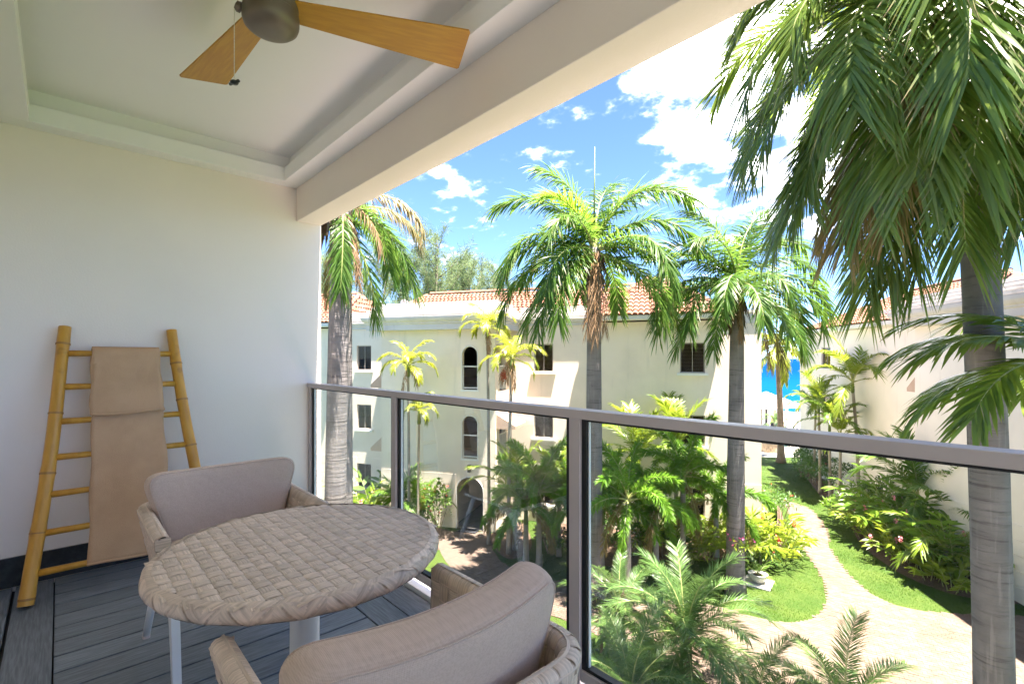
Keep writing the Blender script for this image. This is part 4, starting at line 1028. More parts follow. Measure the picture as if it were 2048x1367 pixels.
fam('phoenix', [(80, 48), (58, 70), (38, 76), (18, 70), (-4, 50), (-35, 35)], 2, mm('phoenix'), L=2.05, n=112, leafL=.40, leafW=.0165, v=16, vj=16, droop=.28, a0=58, a1=34, pet=.10, rr=.02, minl=.28)
fam('coco', [(76, 50), (52, 85), (28, 95), (2, 80), (-35, 45)], 2, mm('xmas'), L=3.3, n=70, leafL=.8, leafW=.055, v=8, vj=12, droop=1.0, a0=60, a1=30, pet=.12, rr=.035)

G_R = 'grey trunked royal palms between the two blocks'
def spear(t, p, L_, az, tilt):
    b = MB(); d = Vector((math.cos(az) * math.sin(tilt), math.sin(az) * math.sin(tilt), math.cos(tilt)))
    b.tube([p, p + d * L_ * .5, p + d * L_], [.035, .026, .006], 6); b.obj('spear_leaf', M['sheath'], t, smooth=True)
def boots(t, h, r, n=26, L_=.9, seed=1, mat='fibre'):
    """old leaf bases and fibre hanging under the crown"""
    rg = np.random.RandomState(seed); a = rg.uniform(0, 2 * PI, n); p = np.stack([np.cos(a) * r, np.sin(a) * r, h + rg.uniform(-.5, .1, n)], 1)
    d = np.stack([np.cos(a) * .4, np.sin(a) * .4, -rg.uniform(.5, 1.2, n)], 1)
    V, F, D = blades(p, d, L_ * rg.uniform(.4, 1, n), np.full(n, .10), np.cross(d, np.stack([np.cos(a), np.sin(a), 0 * a], 1)), np.full(n, .4), rg.rand(n), rg.rand(n), (.8, 1, .6))
    MB().add(V.tolist(), F).obj('leaf_base', M[mat], t)

# palm A, left: in front of the tower, crown half hidden by the balcony beam
pA = palm('royal_palm', 'grey royal palm nearest the balcony wall, crown cut off by the beam', 'palm', at(668, 10.5), 10.85, 'royal',
     [(10, 5, .62), (300, 6, .6), (150, 3, .8), (200, 4, .85), (250, 3, .7), (75, 4, .75), (110, 2, .8), (180, 2, .8), (5, ('half', 0), .7), (340, ('dead', 1), .62), (25, ('dead', 1), .62), (170, ('dead', 1), .6), (350, ('dead', 0), .6), (310, ('dead', 1), .7), (285, ('dead', 1), .6)],
     (.235, .20), (.16, .12), group=G_R, swell=.0)
boots(pA, 10.85, .2, 40, 1.1, 3)
pA2 = palm('royal_palm', 'royal palm standing just behind the trunk nearest the balcony wall', 'palm', at(688, 12.6), 11.2, 'royal',
     [(15, 5, .8), (350, 6, .8), (160, 5, .9), (200, 5, .9), (190, 3, .9), (60, 4, .9), (250, 5, .8), (10, ('half', 0), .8), (40, ('dead', 1), .7), (140, ('half', 2), .8)], (.235, .2), (-.05, .0), group=G_R)
boots(pA2, 11.2, .2, 30, .9, 4)
# palm B and palm C
sB = [(178, 1, 1.05), (165, 0, .9), (150, ('royal_y', 0), 1.0), (215, ('royal_y', 1), .95), (20, ('royal_y', 0), .95), (8, 1, 1.2), (60, 0, .9), (352, 2, 1.05), (330, 4, .92), (310, 3, .95), (230, 4, .95), (200, 3, 1.05), (188, 4, 1.05), (172, 3, 1.0), (140, 3, .95), (95, 3, .95), (60, 4, .95), (232, 5, 1.0), (218, 5, 1.0), (320, 5, .98), (350, 5, 1.02), (196, 5, .95), (15, 3, 1.05), (120, 1, .9), (240, 2, .9)]
pB = palm('royal_palm', 'tall royal palm with brown dead frond down its trunk and upright spear', 'palm', at(1188, 15.0), 10.75, 'royal', sB, (.25, .205), (0, 0), group=G_R, swell=.02)
for dx_, az_, sc_ in ((.24, 268, .98), (.22, 292, .9), (.2, 244, .9), (.24, 276, .8)): put('frond', LIB['dead', 1][int(az_) % 2], pB, (-FW[0] * dx_ + .1 * math.sin(az_), -FW[1] * dx_, 10.55), (0, R(-2), azim(az_)), sc_)
boots(pB, 10.6, .2, 34, 1.0, 5); spear(pB, Vector((0, 0, 10.8)), 3.05, 0, .01)
sC = [(175, 1, .95), (168, 0, .85), (150, ('royal_y', 1), .95), (35, ('royal_y', 0), 1.05), (10, 1, 1.05), (25, 0, .95), (220, 1, .85), (355, 3, 1.05), (340, 4, .95), (192, 3, 1.02), (205, 4, .92), (180, 4, 1.0), (225, 5, .85), (260, 4, .85), (290, 5, .8), (320, 5, .85), (120, 3, .95), (75, 3, .95), (240, 3, .85), (285, 3, .75), (15, 4, 1.0), (160, 5, .85), (185, 2, .95), (5, 2, 1.0), (350, 5, .9)]
pC = palm('royal_palm', 'royal palm with orchids low on its trunk beside the potted plant', 'palm', ground(1471, 1186), 9.75, 'royal', sC, (.27, .19), (.05, .03), group=G_R, swell=.02, base=1.25, scale=.95)
put('frond', LIB['dead', 1][1], pC, (.3, .2, 9.5), (0, R(-2), azim(345)), .9); put('frond', LIB['half', 2][0], pC, (.3, .25, 9.5), (0, R(-6), azim(15)), .85); put('frond', LIB['dead', 1][0], pC, (.16, -.15, 9.4), (0, R(0), azim(258)), .55)
boots(pC, 9.5, .19, 60, 1.0, 6); boots(pC, 9.0, .19, 30, .8, 16); spear(pC, Vector((.05, .03, 9.8)), 2.6, azim(10), .26)
# palm D: the near one on the right, its crown above the picture
sD = [(186, 2, .86), (176, 1, .84), (200, 3, .9), (212, 2, .95), (228, 3, .95), (170, 3, .86), (190, 4, .92), (165, 1, .8), (150, 2, .9), (215, 4, .98), (245, 4, .95), (262, 3, .9), (285, 3, .9), (310, 2, .9), (335, 3, .9), (0, 2, .9), (30, 2, .9), (60, 3, .9), (95, 2, .9), (125, 3, .95), (178, 2, .84), (193, 3, .9), (207, 5, 1.0), (182, 5, .92), (196, 5, .95), (222, 5, 1.0), (236, 5, .98), (170, 4, .9), (250, 5, .85), (268, 5, .8), (285, 5, .8), (300, 5, .85), (320, 5, 1.0), (258, 6, .75), (230, 4, 1.0), (203, 4, 1.0), (278, 4, .95), (295, 4, .95), (188, ('nearh', 1), .85), (214, ('nearh', 1), .95), (206, ('nearh', 2), .95), (300, ('nearh', 1), .95), (160, ('nearh', 2), .9), (235, 6, .8), (275, 6, .75), (330, 5, .95), (140, 5, .9), (20, ('royal_y', 0), .9), (200, ('royal_y', 0), .9), (310, 6, .8), (345, 5, .95), (262, 4, 1.0), (276, 5, .85), (290, 4, 1.0), (255, 3, 1.0), (305, 3, 1.0), (203, 6, .92), (196, ('nearh', 2), .95), (212, ('nearh', 2), .9), (188, 6, .95), (182, 6, .9), (219, 6, .85)]
bD = at(1992, 6.35)
pD = palm('royal_palm', 'near royal palm leaning on the right, big glossy crown over the garden', 'palm', bD, 11.9, 'near', sD, (.212, .19), tuple((at(1932, 6.35) - bD))[:2], group=G_R, swell=.0)
boots(pD, 12.0, .2, 30, .9, 7)
# palm E: lower crown, right edge, in front of the leaning trunk
fam('glossy', [(30, 62), (8, 62), (50, 70)], 2, mm('near'), L=2.0, n=46, leafL=.62, leafW=.050, v=8, vj=8, droop=.5, a0=58, a1=26, pet=.12, rr=.022)
pE = palm('garden_palm', 'dark glossy palm reaching in from the right in front of the leaning trunk', 'palm', at(2170, 5.6), 7.35, 'glossy', [(180, 0, .95), (192, 1, .98), (160, 2, .9), (140, 0, .9), (172, 1, .92), (90, 2, .9), (40, 0, 1), (0, 1, 1), (300, 0, .8), (330, 2, .9), (120, 1, .9), (60, 1, .9)], (.10, .075), tmat='trunk_thin')

# Christmas palms before the tower and the coconut by the pool
GX = 'slender yellow green palms before the stair tower'
def xmas(label, pos, h, off, sc=1.0, n=10, tr=(.07, .05), lean=(0, 0), dead=2):
    sp = ring(n, off, [0, 1, 1, 2, 2, 3], sc) + [(off + 50 + 170 * k, ('xdead', k % 2), sc) for k in range(dead)]
    return palm('slender_palm', label, 'palm', pos, h, 'xmas', sp, tr, lean, 'trunk_thin', GX, 1.0, (.55, .075, 'sheath'), base=1.5)
xmas('bright yellow green palm left of the tower windows, taller of the close pair', at(818, 20.3), 6.75, 10, 1.12, 12, lean=(-.1, .02))
xmas('short yellow green palm seen over the rail between railing posts', at(836, 20.0), 4.85, 60, .85, 9, (.06, .045), (.08, 0), 0)
xmas('tallest slender palm beside the tower corner, crown level with the cornice', at(978, 19.6), 8.3, 33, 1.1, 11, lean=(-.1, 0))
pf = xmas('slender palm with a red fruit bunch by the tower corner', at(1017, 18.6), 7.0, 77, 1.12, 11, (.075, .06), (.12, .05), 3)
rg = np.random.RandomState(5); fb = MB()
for k in range(90):
    d = rg.normal(size=3); d /= np.linalg.norm(d); r_ = rg.uniform(.3, 1); c = (-.17 + d[0] * .13 * r_, -.1 + d[1] * .13 * r_, 6.75 + d[2] * .26 * r_)
    fb.lathe([(0, -.03), (.026, 0), (0, .03)], 5, c)
fb.obj('fruit_bunch', M['fruit'], pf, smooth=True)
palm('coconut_palm', 'yellow fronded coconut palm by the pool in the gap to the sea', 'palm', at(1562, 34.9), 8.3, 'coco', ring(18, 20, [0, 1, 1, 2, 2, 3, 3, 4], .9) + [(270, 4, .9), (250, 3, .9)], (.24, .15), (-.25, -.1), 'trunk_brown', base=1.5)
# palms against the right block
GH = 'palms along the wall of the right hand block'
palm('garden_palm', 'largest arching palm against the white wall under its small window', 'palm', ground(1717, 1000), 5.7, 'areca', ring(13, 15, [0, 1, 1, 2, 2, 3, 4], 1.28), (.09, .07), (-.25, 0), 'trunk_thin', GH, 1, (.7, .08, 'sheath'))
for i, (u, v, h, sc, off, lb) in enumerate([(1640, 985, 4.5, .85, 40, 'palm with small crown nearest the gap to the sea'), (1660, 995, 3.6, .95, 130, 'palm in the clump under the window, crown low behind the rail'), (1680, 1003, 3.0, .9, 200, 'short dark palm in the clump by the white box'), (1628, 965, 3.9, .9, 275, 'far palm at the end of the white wall')]):
    palm('garden_palm', lb, 'palm', ground(u, v), h, 'areca' if i % 2 == 0 else 'arecad', ring(10, off, [0, 1, 1, 2, 3], sc), (.08, .06), (-.1 + .05 * i, .1), 'trunk_thin', GH, 1, (.6, .07, 'sheath'))
palm('garden_palm', 'broad dark palm standing in the bed left of the leaning trunk', 'palm', at(1838, 19.4), 1.9, 'arecad', ring(14, 25, [0, 0, 1, 1, 2, 3], 1.35), (.10, .09), group=GH)
palm('garden_palm', 'arching palm hard against the leaning trunk in the right bed', 'palm', at(1905, 18.2), 1.4, 'arecad', ring(12, 95, [0, 1, 1, 2, 3], 1.15), (.09, .08), group=GH)
palm('garden_palm', 'low drooping palm with bright fronds at the front of the right bed', 'palm', at(1893, 16.6), .9, 'areca', ring(10, 160, [1, 2, 2, 3, 3], .95), (.08, .07), group=GH)
palm('garden_palm', 'palm whose fronds show right of the leaning trunk', 'palm', at(2010, 18.0), 1.6, 'arecad', ring(10, 10, [0, 1, 2, 3], .95), (.08, .07), group=GH)

# foxtails and arecas on the island lawn
GF = 'bushy foxtail palms on the island lawn'
def foxtail(label, pos, h, off, n=11, sc=1.0, brown=2, tr=(.10, .085), lean=(0, 0)):
    sp = ring(n, off, [0, 1, 1, 2, 2, 3, 3, 4], sc) + [(off + 40 + 130 * k, ('foxb', k % 3), sc) for k in range(brown)]
    return palm('foxtail_palm', label, 'palm', pos, h, 'foxtail', sp, tr, lean, 'trunk_thin', GF, 1.0, (.8, .085, 'sheath'))
foxtail('foxtail palm beside the arched entrance with browning lowest fronds', ground(1078, 1130), 2.1, 20, 12, 1.02, 3)
foxtail('foxtail palm partly behind the railing post', ground(1140, 1112), 1.9, 75, 10, .95, 2)
foxtail('foxtail palm with pale straight trunk just right of the railing post', ground(1256, 1196), 2.5, 48, 13, 1.0, 2)
foxtail('foxtail palm in the middle of the lawn with wide arching crown', ground(1366, 1140), 2.75, 11, 13, 1.05, 3)
foxtail('foxtail palm with brown tipped fronds crossing the orchid trunk', ground(1432, 1112), 1.5, 150, 10, 1.0, 3)
foxtail('foxtail palm low at the left end of the lawn behind the post', at(1203, 16.4), 1.9, 35, 13, 1.0, 1)
foxtail('foxtail palm filling between the two pale trunks on the lawn', at(1312, 16.6), 1.7, 205, 13, 1.0, 1)
foxtail('foxtail palm left of the entrance clump with drooping pale fronds', at(1052, 17.6), 1.5, 160, 12, .95, 2)
foxtail('tall feathery foxtail palm close to the cream wall', ground(1378, 1052), 3.6, 100, 11, 1.0, 0)
GA = 'yellow green arecas before the cream wall'
palm('areca_palm', 'yellow green areca left of the tallest upright leaf', 'palm', at(1278, 18.9), 3.1, 'areca', ring(13, 30, [0, 0, 1, 1, 2, 3], 1.0), (.09, .07), tmat='trunk_thin', group=GA, shaft=(.6, .07, 'sheath'))
palm('areca_palm', 'areca with one broad upright leaf under the right window', 'palm', at(1352, 19.3), 3.3, 'areca', ring(12, 84, [0, 0, 1, 2, 3], 1.0) + [(90, 0, 1.15)], (.09, .07), tmat='trunk_thin', group=GA, shaft=(.6, .07, 'sheath'))
palm('areca_palm', 'yellow green areca fanning over the arched entrance', 'palm', at(1030, 19.0), 2.1, 'areca', ring(12, 10, [0, 1, 1, 2, 3], 1.05), (.09, .07), tmat='trunk_thin', group=GA)
palm('areca_palm', 'low palm at the tower foot between railing posts', 'palm', at(800, 21.0), 1.0, 'arecad', ring(11, 50, [0, 1, 1, 2, 3], .85), (.08, .07), tmat='trunk_thin', group=GA)
palm('areca_palm', 'low palm in shade at the foot of the two close slender palms', 'palm', at(838, 20.8), .9, 'arecad', ring(10, 120, [0, 1, 2, 3], .8), (.08, .07), tmat='trunk_thin', group=GA)
palm('areca_palm', 'green areca upright behind the railing post', 'palm', at(1118, 18.4), 2.3, 'areca', ring(9, 70, [0, 0, 1, 1, 2], .9), (.08, .07), tmat='trunk_thin', group=GA)

# date palms under the balcony
GP = 'feathery date palms just below the balcony'
def phx(label, pos, h, n, off, sc=1.0):
    return palm('date_palm', label, 'palm', pos, h, 'phoenix', ring(n, off, [0, 1, 1, 2, 2, 3, 3, 4, 4, 5], sc, 6), (.13, .12), tmat='trunk_brown', group=GP)
phx('big pale green date palm in the middle below the balcony', at(1372, 10.4), 1.55, 36, 10, .95)
phx('date palm at the bottom of the view before the brick path', at(1690, 8.6), 1.0, 26, 45, .84)
phx('dark green date palm low beside the railing post', at(1240, 11.4), 1.5, 24, 80, .72)
phx('date palm lowest beside the railing post, half under the balcony', at(1262, 9.2), 1.15, 26, 130, .78)
phx('date palm half hidden between the two larger feathery crowns', at(1505, 9.0), .75, 22, 20, .72)
fam('cordy', [(80, 20), (60, 30), (35, 30)], 1, mm('cordyl'), L=1.0, n=26, leafL=.34, leafW=.05, v=30, vj=40, droop=.9, a0=55, a1=40, pet=.3, rr=.02)
palm('cordyline', 'dark reddish curled plant beside the railing post', 'plant', at(1203, 11.6), 1.3, 'cordy', ring(9, 15, [0, 1, 1, 2], 1.0), (.04, .03), tmat='trunk_brown')

# ================================================================== CASUARINAS behind the block
def casuarina_meshes(seed, h=17, nb=26):
    rg = np.random.RandomState(seed); tr = MB(); pts = [(math.sin(i * .8 + seed) * .18 * i / 4, math.cos(i * .6) * .15 * i / 4, h * i / 10) for i in range(11)]
    tr.tube(pts, [max(.02, .26 * (1 - i / 10.2)) for i in range(11)], 8)
    P0 = []; D0 = []
    for b_ in range(nb):
        z = h * rg.uniform(.25, .97); i = min(int(z / h * 10), 9); p = Vector(pts[i]).lerp(Vector(pts[i + 1]), z / h * 10 - i)
        az = rg.uniform(0, 2 * PI); ln = (h - z) * .36 + rg.uniform(1.2, 2.8); el = R(rg.uniform(30, 62)); d = Vector((math.cos(az) * math.cos(el), math.sin(az) * math.cos(el), math.sin(el)))
        q = [p + d * ln * t + Vector((0, 0, .25 * ln * t * t)) for t in (0, .35, .7, 1)]
        tr.tube(q, [.05, .035, .02, .006], 5)
        m = int(19 * ln)
        for k in range(m):
            t = rg.uniform(.12, 1) ** .8; a = p + d * ln * t + Vector((0, 0, .25 * ln * t * t)); s_ = .34 * (1.1 - t * .6)
            P0.append(a + Vector(rg.normal(size=3) * s_ * .6)); D0.append(d * .55 + Vector(rg.normal(size=3)) * .55 + Vector((0, 0, .15)))
    for k in range(60): P0.append(Vector(pts[10]) + Vector((rg.normal() * .2, rg.normal() * .2, -rg.uniform(0, 2.5)))); D0.append(Vector((rg.normal() * .5, rg.normal() * .5, .8)))
    P0 = np.repeat(np.array([tuple(p) for p in P0]), 4, 0); D0 = np.repeat(np.array([tuple(d) for d in D0]), 4, 0); n = len(P0)
    D0 += rg.normal(size=(n, 3)) * .45; P0 += rg.normal(size=(n, 3)) * .12
    V, F, D = blades(P0, D0, rg.uniform(.35, .8, n), rg.uniform(.022, .040, n), np.cross(D0, rg.normal(size=(n, 3))), rg.uniform(.1, .8, n), rg.rand(n), rg.rand(n), (1, .8))
    return tr.mesh('trunk', M['bark_c'], True), MB().add(V.tolist(), F, 0, [tuple(x) for x in D.tolist()]).mesh('foliage', M['casu'], False, True)
CAS = [casuarina_meshes(s_) for s_ in (2, 9, 14)]
for i, (u, z, s_, lb) in enumerate([(870, 46, 1.12, 'tallest feathery tree above the tower roof'), (938, 48, 1.0, 'feathery tree right of the tallest one, sloping crown'), (815, 47, 1.0, 'feathery tree behind the satellite dish'), (905, 55, 1.08, 'far feathery tree filling behind the tallest one'), (985, 52, 1.0, 'low feathery tree left of the spear topped palm'), (765, 50, 1.1, 'feathery tree behind the drooping left palm fronds'), (845, 58, 1.1, 'farthest feathery tree over the long tiled ridge'), (1030, 56, .95, 'lowest feathery tree fading behind palm fronds'), (645, 47, 1.0, 'feathery tree at the edge of the balcony wall'), (958, 60, 1.12, 'thin feathery tree far behind the tiled roof')]):
    p = at(u, z); t = thing('casuarina_tree', lb, 'tree', p, i * 1.3, 'feathery trees behind the block'); tr_m, fo_m = CAS[i % 3]
    put('trunk', tr_m, t, scale=s_); put('foliage', fo_m, t, scale=s_)

# ================================================================== BUSHES, GINGERS, FLOWERS
BM = {}
def bush(label, pos, size, mat='darkleaf', n=700, leafL=.13, leafW=.06, seed=1, flower=None, nf=10, name='shrub', cat='shrub', group=None, droop=.3, fr=.05):
    t = thing(name, label, cat, (pos[0], pos[1], 0), random.uniform(0, 6), group)
    me, C, rd = bush_mesh('foliage', n, size, leafL, leafW, [M[mat], M['wood_d']], seed, droop)
    tag(put('foliage', me, t), kind='stuff')
    if flower:
        rg = np.random.RandomState(seed + 50); k = rg.randint(0, len(C), nf); d = rg.normal(size=(nf, 3)); d[:, 2] = abs(d[:, 2]); d /= np.linalg.norm(d, axis=1, keepdims=True)
        pts = C[k] + d * rd[k][:, None] * np.array(size) * 1.02
        for p in pts: petals([(0, 0, 0)], fr, seed + int(p[0] * 100) % 50).obj('flower', M[flower], t, tuple(p))
    return t
CANES = {}
def canes(key, mats, **k): CANES[key] = [cane_mesh('cane', mats, seed=s_ * 7 + 3, e0=82 - 9 * s_, bend=30 + 8 * s_, **k) for s_ in range(4)]
canes('ginger', mm('ginger'), h=1.5)
canes('lime', mm('limeleaf'), h=1.2, leafL=.46, leafW=.07)
canes('broad', mm('midleaf'), h=1.7, n=10, leafL=.62, leafW=.16)
canes('shell', mm('areca'), h=1.25, leafL=.40, leafW=.075)
canes('front', mm('limeleaf'), h=.8, n=12, leafL=.32, leafW=.10, droop=.4)
def ginger(label, pos, key, n, sc=1.0, off=0, flower=None, nf=3, group=None, spread=.28, name='ginger_plant'):
    t = thing(name, label, 'plant', (pos[0], pos[1], 0), 0, group); rg = random.Random(off * 3 + n)
    for i in range(n):
        me, tip = CANES[key][i % 4]; a = R(off + i * 137.5); r_ = spread * math.sqrt((i + .5) / n); s_ = sc * rg.uniform(.8, 1.15)
        put('cane', me, t, (r_ * math.cos(a), r_ * math.sin(a), 0), (R(rg.uniform(-8, 8)), 0, a + rg.uniform(-.5, .5)), s_)
        if flower and i < nf:
            b = rg.uniform(0, 1); q = Matrix.Rotation(a, 3, 'Z') @ Vector(tip) * s_ + Vector((r_ * math.cos(a), r_ * math.sin(a), .08))
            petals([(0, 0, .06 * j) for j in range(3)], .075, off + i).obj('flower', M[flower], t, tuple(q))
    return t
# beds of mulch
def bed(pts, z=.006): sheet('bed_soil', smooth_line([tuple(p)[:2] for p in pts] + [tuple(pts[0])[:2]], 4), z, M['soil'])
bed([ground(1600, 935), ground(1640, 990), ground(1690, 1030), ground(1720, 1085), ground(1790, 1140), ground(1880, 1180), ground(1970, 1200), ground(2060, 1205), at(2040, 16.4), at(1900, 19.3), at(1760, 24.0), at(1640, 31)])
bed([ground(1150, 1120), ground(1250, 1135), ground(1340, 1118), ground(1430, 1120), ground(1500, 1105), ground(1560, 1105), ground(1572, 1060), ground(1555, 1010), at(1540, 20.6), at(1400, 20.3), at(1250, 21.2), at(1120, 21.9)])
bed([ground(985, 1095), ground(1020, 1118), ground(1060, 1100), ground(1060, 1070), at(1040, 22.2), at(985, 20.8), at(972, 19.9)])
bed([at(640, 18), at(760, 18.5), at(860, 18.6), at(902, 20.4), at(880, 21.4), at(740, 22.6), at(640, 25.5)])
# left bed, before the wing
bush('leafy bush with tiny red flowers between grey trunk and post', at(742, 20.0), (1.5, 1.3, 1.55), 'midleaf', 900, .12, .055, 3, 'flower_r', 26)
bush('low green bush beside the balcony wall past the railing', at(652, 20.2), (1.2, 1.2, 1.5), 'darkleaf', 700, .13, .06, 4)
ginger('broad leaved plant under the left wing window', at(752, 22.4), 'broad', 7, 1.35, 20)
ginger('pink flowering ginger by the left wing window', at(722, 21.6), 'lime', 10, 1.45, 60, 'flower_p', 6)
ginger('pink flowered low plant at the edge of the grey trunk', at(706, 19.4), 'shell', 8, .9, 100, 'flower_p', 4)
ginger('lime plant at the bottom of the left bed by the post', at(785, 18.9), 'lime', 7, .7, 10)
t = bush('upright red flowering shrub left of the arched entrance', at(872, 20.1), (.85, .8, 2.3), 'midleaf', 900, .11, .05, 6, 'flower_r', 22, droop=.1)
bush('thin red flowering shrub behind the two slender trunks', at(850, 20.6), (.7, .7, 1.9), 'darkleaf', 450, .11, .05, 7, 'flower_r', 8)
# island bed
bush('dark bush in shade behind the middle foxtail', at(1270, 18.6), (1.5, 1.2, 1.2), 'darkleaf', 700, .12, .06, 8)
bush('dark bush left of the middle foxtail trunk', at(1325, 18.3), (1.4, 1.2, 1.1), 'darkleaf', 700, .12, .06, 9)
bush('dark bush at the left end of the island bed', at(1205, 19.2), (1.5, 1.2, 1.3), 'darkleaf', 700, .12, .06, 10)
ginger('yellow green ginger clump left of the orchid trunk', at(1418, 18.4), 'lime', 13, 1.3, 30)
ginger('yellow green ginger clump behind the orchid trunk', at(1482, 18.2), 'lime', 13, 1.25, 77)
ginger('lime clump under the arecas in the island bed', at(1300, 18.8), 'lime', 12, 1.2, 200)
ginger('lime clump at the foot of the middle foxtail trunk', at(1372, 17.8), 'shell', 12, 1.1, 240)
ginger('lime ginger with red flowers beside the path', at(1556, 18.0), 'lime', 16, 1.15, 15, 'flower_r', 3, spread=.5)
ginger('lime ginger by the path, taller and behind the red flowered one', at(1540, 18.9), 'shell', 14, 1.3, 140, spread=.5)
bush('low dark bush under the ginger by the path', at(1520, 17.6), (1.2, .9, .7), 'darkleaf', 500, .12, .06, 12, 'flower_r', 4)
bush('grey green oleander with red flowers at the cream corner', at(1558, 21.4), (1.6, 1.5, 1.9), 'darkleaf', 1000, .15, .04, 13, 'flower_r', 18)
bush('dark red croton under the foxtails beside the entrance', at(1100, 18.6), (1.1, .9, 1.1), 'cordyl', 500, .16, .05, 14)
bush('brownish bush at the foot of the trunks by the tower', at(1022, 19.2), (.9, .8, 1.0), 'half', 400, .2, .04, 15)
bush('dark bush under the foxtail behind the post', at(1150, 18.2), (1.2, .9, 1.0), 'darkleaf', 500, .12, .06, 16)
# hedge and bed on the right
GD = 'dark hedge bushes along the right wall'
for i, (u, z) in enumerate([(1603, 30.8), (1625, 29.4), (1640, 28.0), (1662, 26.6), (1600, 32.4)]):
    bush(['hedge bush nearest the lawn bend by the pool', 'hedge bush second from the pool end', 'hedge bush in the middle of the dark hedge', 'hedge bush at the near end of the dark hedge', 'hedge bush at the far end behind the coconut palm'][i], at(u, z), (1.9, 1.9, 1.7), 'darkleaf', 800, .14, .06, 20 + i, 'flower_r' if i in (1, 2) else None, 5, group=GD)
bush('pale spiky bush beside the white box', at(1728, 21.6), (1.7, 1.6, 1.5), 'ginger', 800, .26, .045, 31)
bush('dark green bush behind the pale spiky one', at(1745, 22.9), (1.8, 1.6, 1.8), 'darkleaf', 800, .16, .06, 32)
bush('low dark bush at the lawn edge under pale spiky bush', at(1722, 20.4), (1.2, 1.1, .9), 'midleaf', 500, .12, .055, 33, 'flower_r', 4)
GG = 'ginger clumps in the right hand bed'
for i, (u, z, key, sc, fl, lb) in enumerate([(1775, 20.2, 'ginger', 1.25, None, 'dark ginger clump in the middle of the right bed'), (1790, 18.8, 'shell', 1.0, 'flower_p', 'pink tipped lime ginger at the front of the right bed'), (1752, 20.0, 'shell', .95, 'flower_p', 'lime ginger clump nearest the lawn on the right bed'), (1820, 19.4, 'ginger', 1.3, 'flower_p', 'tall ginger clump under the broad dark palm'), (1826, 17.6, 'shell', 1.0, 'flower_p', 'yellowish ginger in front with pink blooms'), (1860, 17.4, 'ginger', 1.1, 'flower_p', 'ginger clump beside the low drooping palm'), (1905, 16.9, 'ginger', 1.2, None, 'ginger clump against the leaning trunk'), (1850, 18.8, 'ginger', 1.4, None, 'tall ginger clump between the bed palms'), (1800, 21.4, 'ginger', 1.4, None, 'tall ginger clump near the white wall')]):
    ginger(lb, at(u, z), key, 18, sc * 1.12, i * 40, fl, 4, GG, .6)
for i, (u, v) in enumerate([(1862, 1158), (1905, 1180), (1816, 1122)]):
    ginger(['broad leaved plant at the bottom corner of the right bed, middle one', 'broad leaved plant closest to the leaning trunk foot', 'broad leaved plant left of its two lookalikes at the bed edge'][i], ground(u, v), 'front', 9, 1.1, i * 50, 'flower_p' if i == 2 else None, 2, 'low broad plants at the edge of the right bed', .3)
bush('dark low bush at the wall right of the leaning trunk', at(2030, 15.6), (.9, .9, 1.0), 'darkleaf', 400, .2, .1, 41)
bush('dark shade bush at the foot of the right bed', at(1880, 17.9), (2.2, 1.6, 1.1), 'darkleaf', 800, .16, .07, 42)
bush('dark shade bush under the pink tipped ginger', at(1800, 19.6), (2.2, 1.6, 1.0), 'darkleaf', 800, .16, .07, 43)
# undergrowth below the balcony
bush('leafy undergrowth below the date palms by the post', at(1215, 10.6), (1.8, 1.6, 1.0), 'midleaf', 900, .14, .05, 51)
bush('leafy undergrowth below the big date palm', at(1330, 9.4), (2.0, 1.6, .9), 'darkleaf', 900, .14, .05, 52)

# orchid on the trunk, potted plant on its slab
tb_ = ground(1471, 1186); orc = thing('orchid', 'pink orchid tied to the royal palm trunk', 'flower', (tb_.x + FW[0] * -.3, tb_.y + FW[1] * -.3, 1.55), 0)
me, C, rd = bush_mesh('foliage', 60, (.42, .42, .34), .22, .04, [M['limeleaf'], M['wood_d']], 61); tag(put('foliage', me, orc, (0, 0, -.12)), kind='stuff')
rg = np.random.RandomState(8)
for k in range(9): petals([(0, 0, 0)], .06, 70 + k).obj('flower', M['flower_m'], orc, tuple(rg.normal(size=3) * np.array([.16, .16, .14]) + np.array([0, 0, .1])))
pp = ground(1516, 1166)
sl = thing('stone_slab', 'square pale stone slab set in the lawn', 'slab', (pp.x, pp.y, 0), R(10)); MB().box(-.42, .42, -.42, .42, 0, .05, 0, .008).obj('slab', M['pot'], sl)
pt = thing('plant_pot', 'round pale stone pot with small palm on the slab', 'pot', (pp.x, pp.y, .052), R(10))
o = MB().lathe([(0, .0), (.12, 0), (.15, .02), (.24, .12), (.29, .24), (.30, .28), (.285, .285), (.26, .25), (0, .235)], 28).obj('bowl', M['pot'], pt, smooth=True); shade_auto(o, 50)
MB().lathe([(0, .245), (.262, .242)], 20).obj('earth', M['soil'], pt)
fam('tiny', [(75, 40), (50, 60), (25, 60)], 1, mm('arecad' if 'arecad' in M else 'midleaf'), L=.6, n=18, leafL=.2, leafW=.018, v=20, vj=10, droop=.4, pet=.25, rr=.008)
for i, (az, lv, s_) in enumerate(ring(7, 5, [0, 1, 2], 1.0)): put('frond', LIB['tiny', lv][0], pt, (0, 0, .24), (0, 0, R(az)), s_)

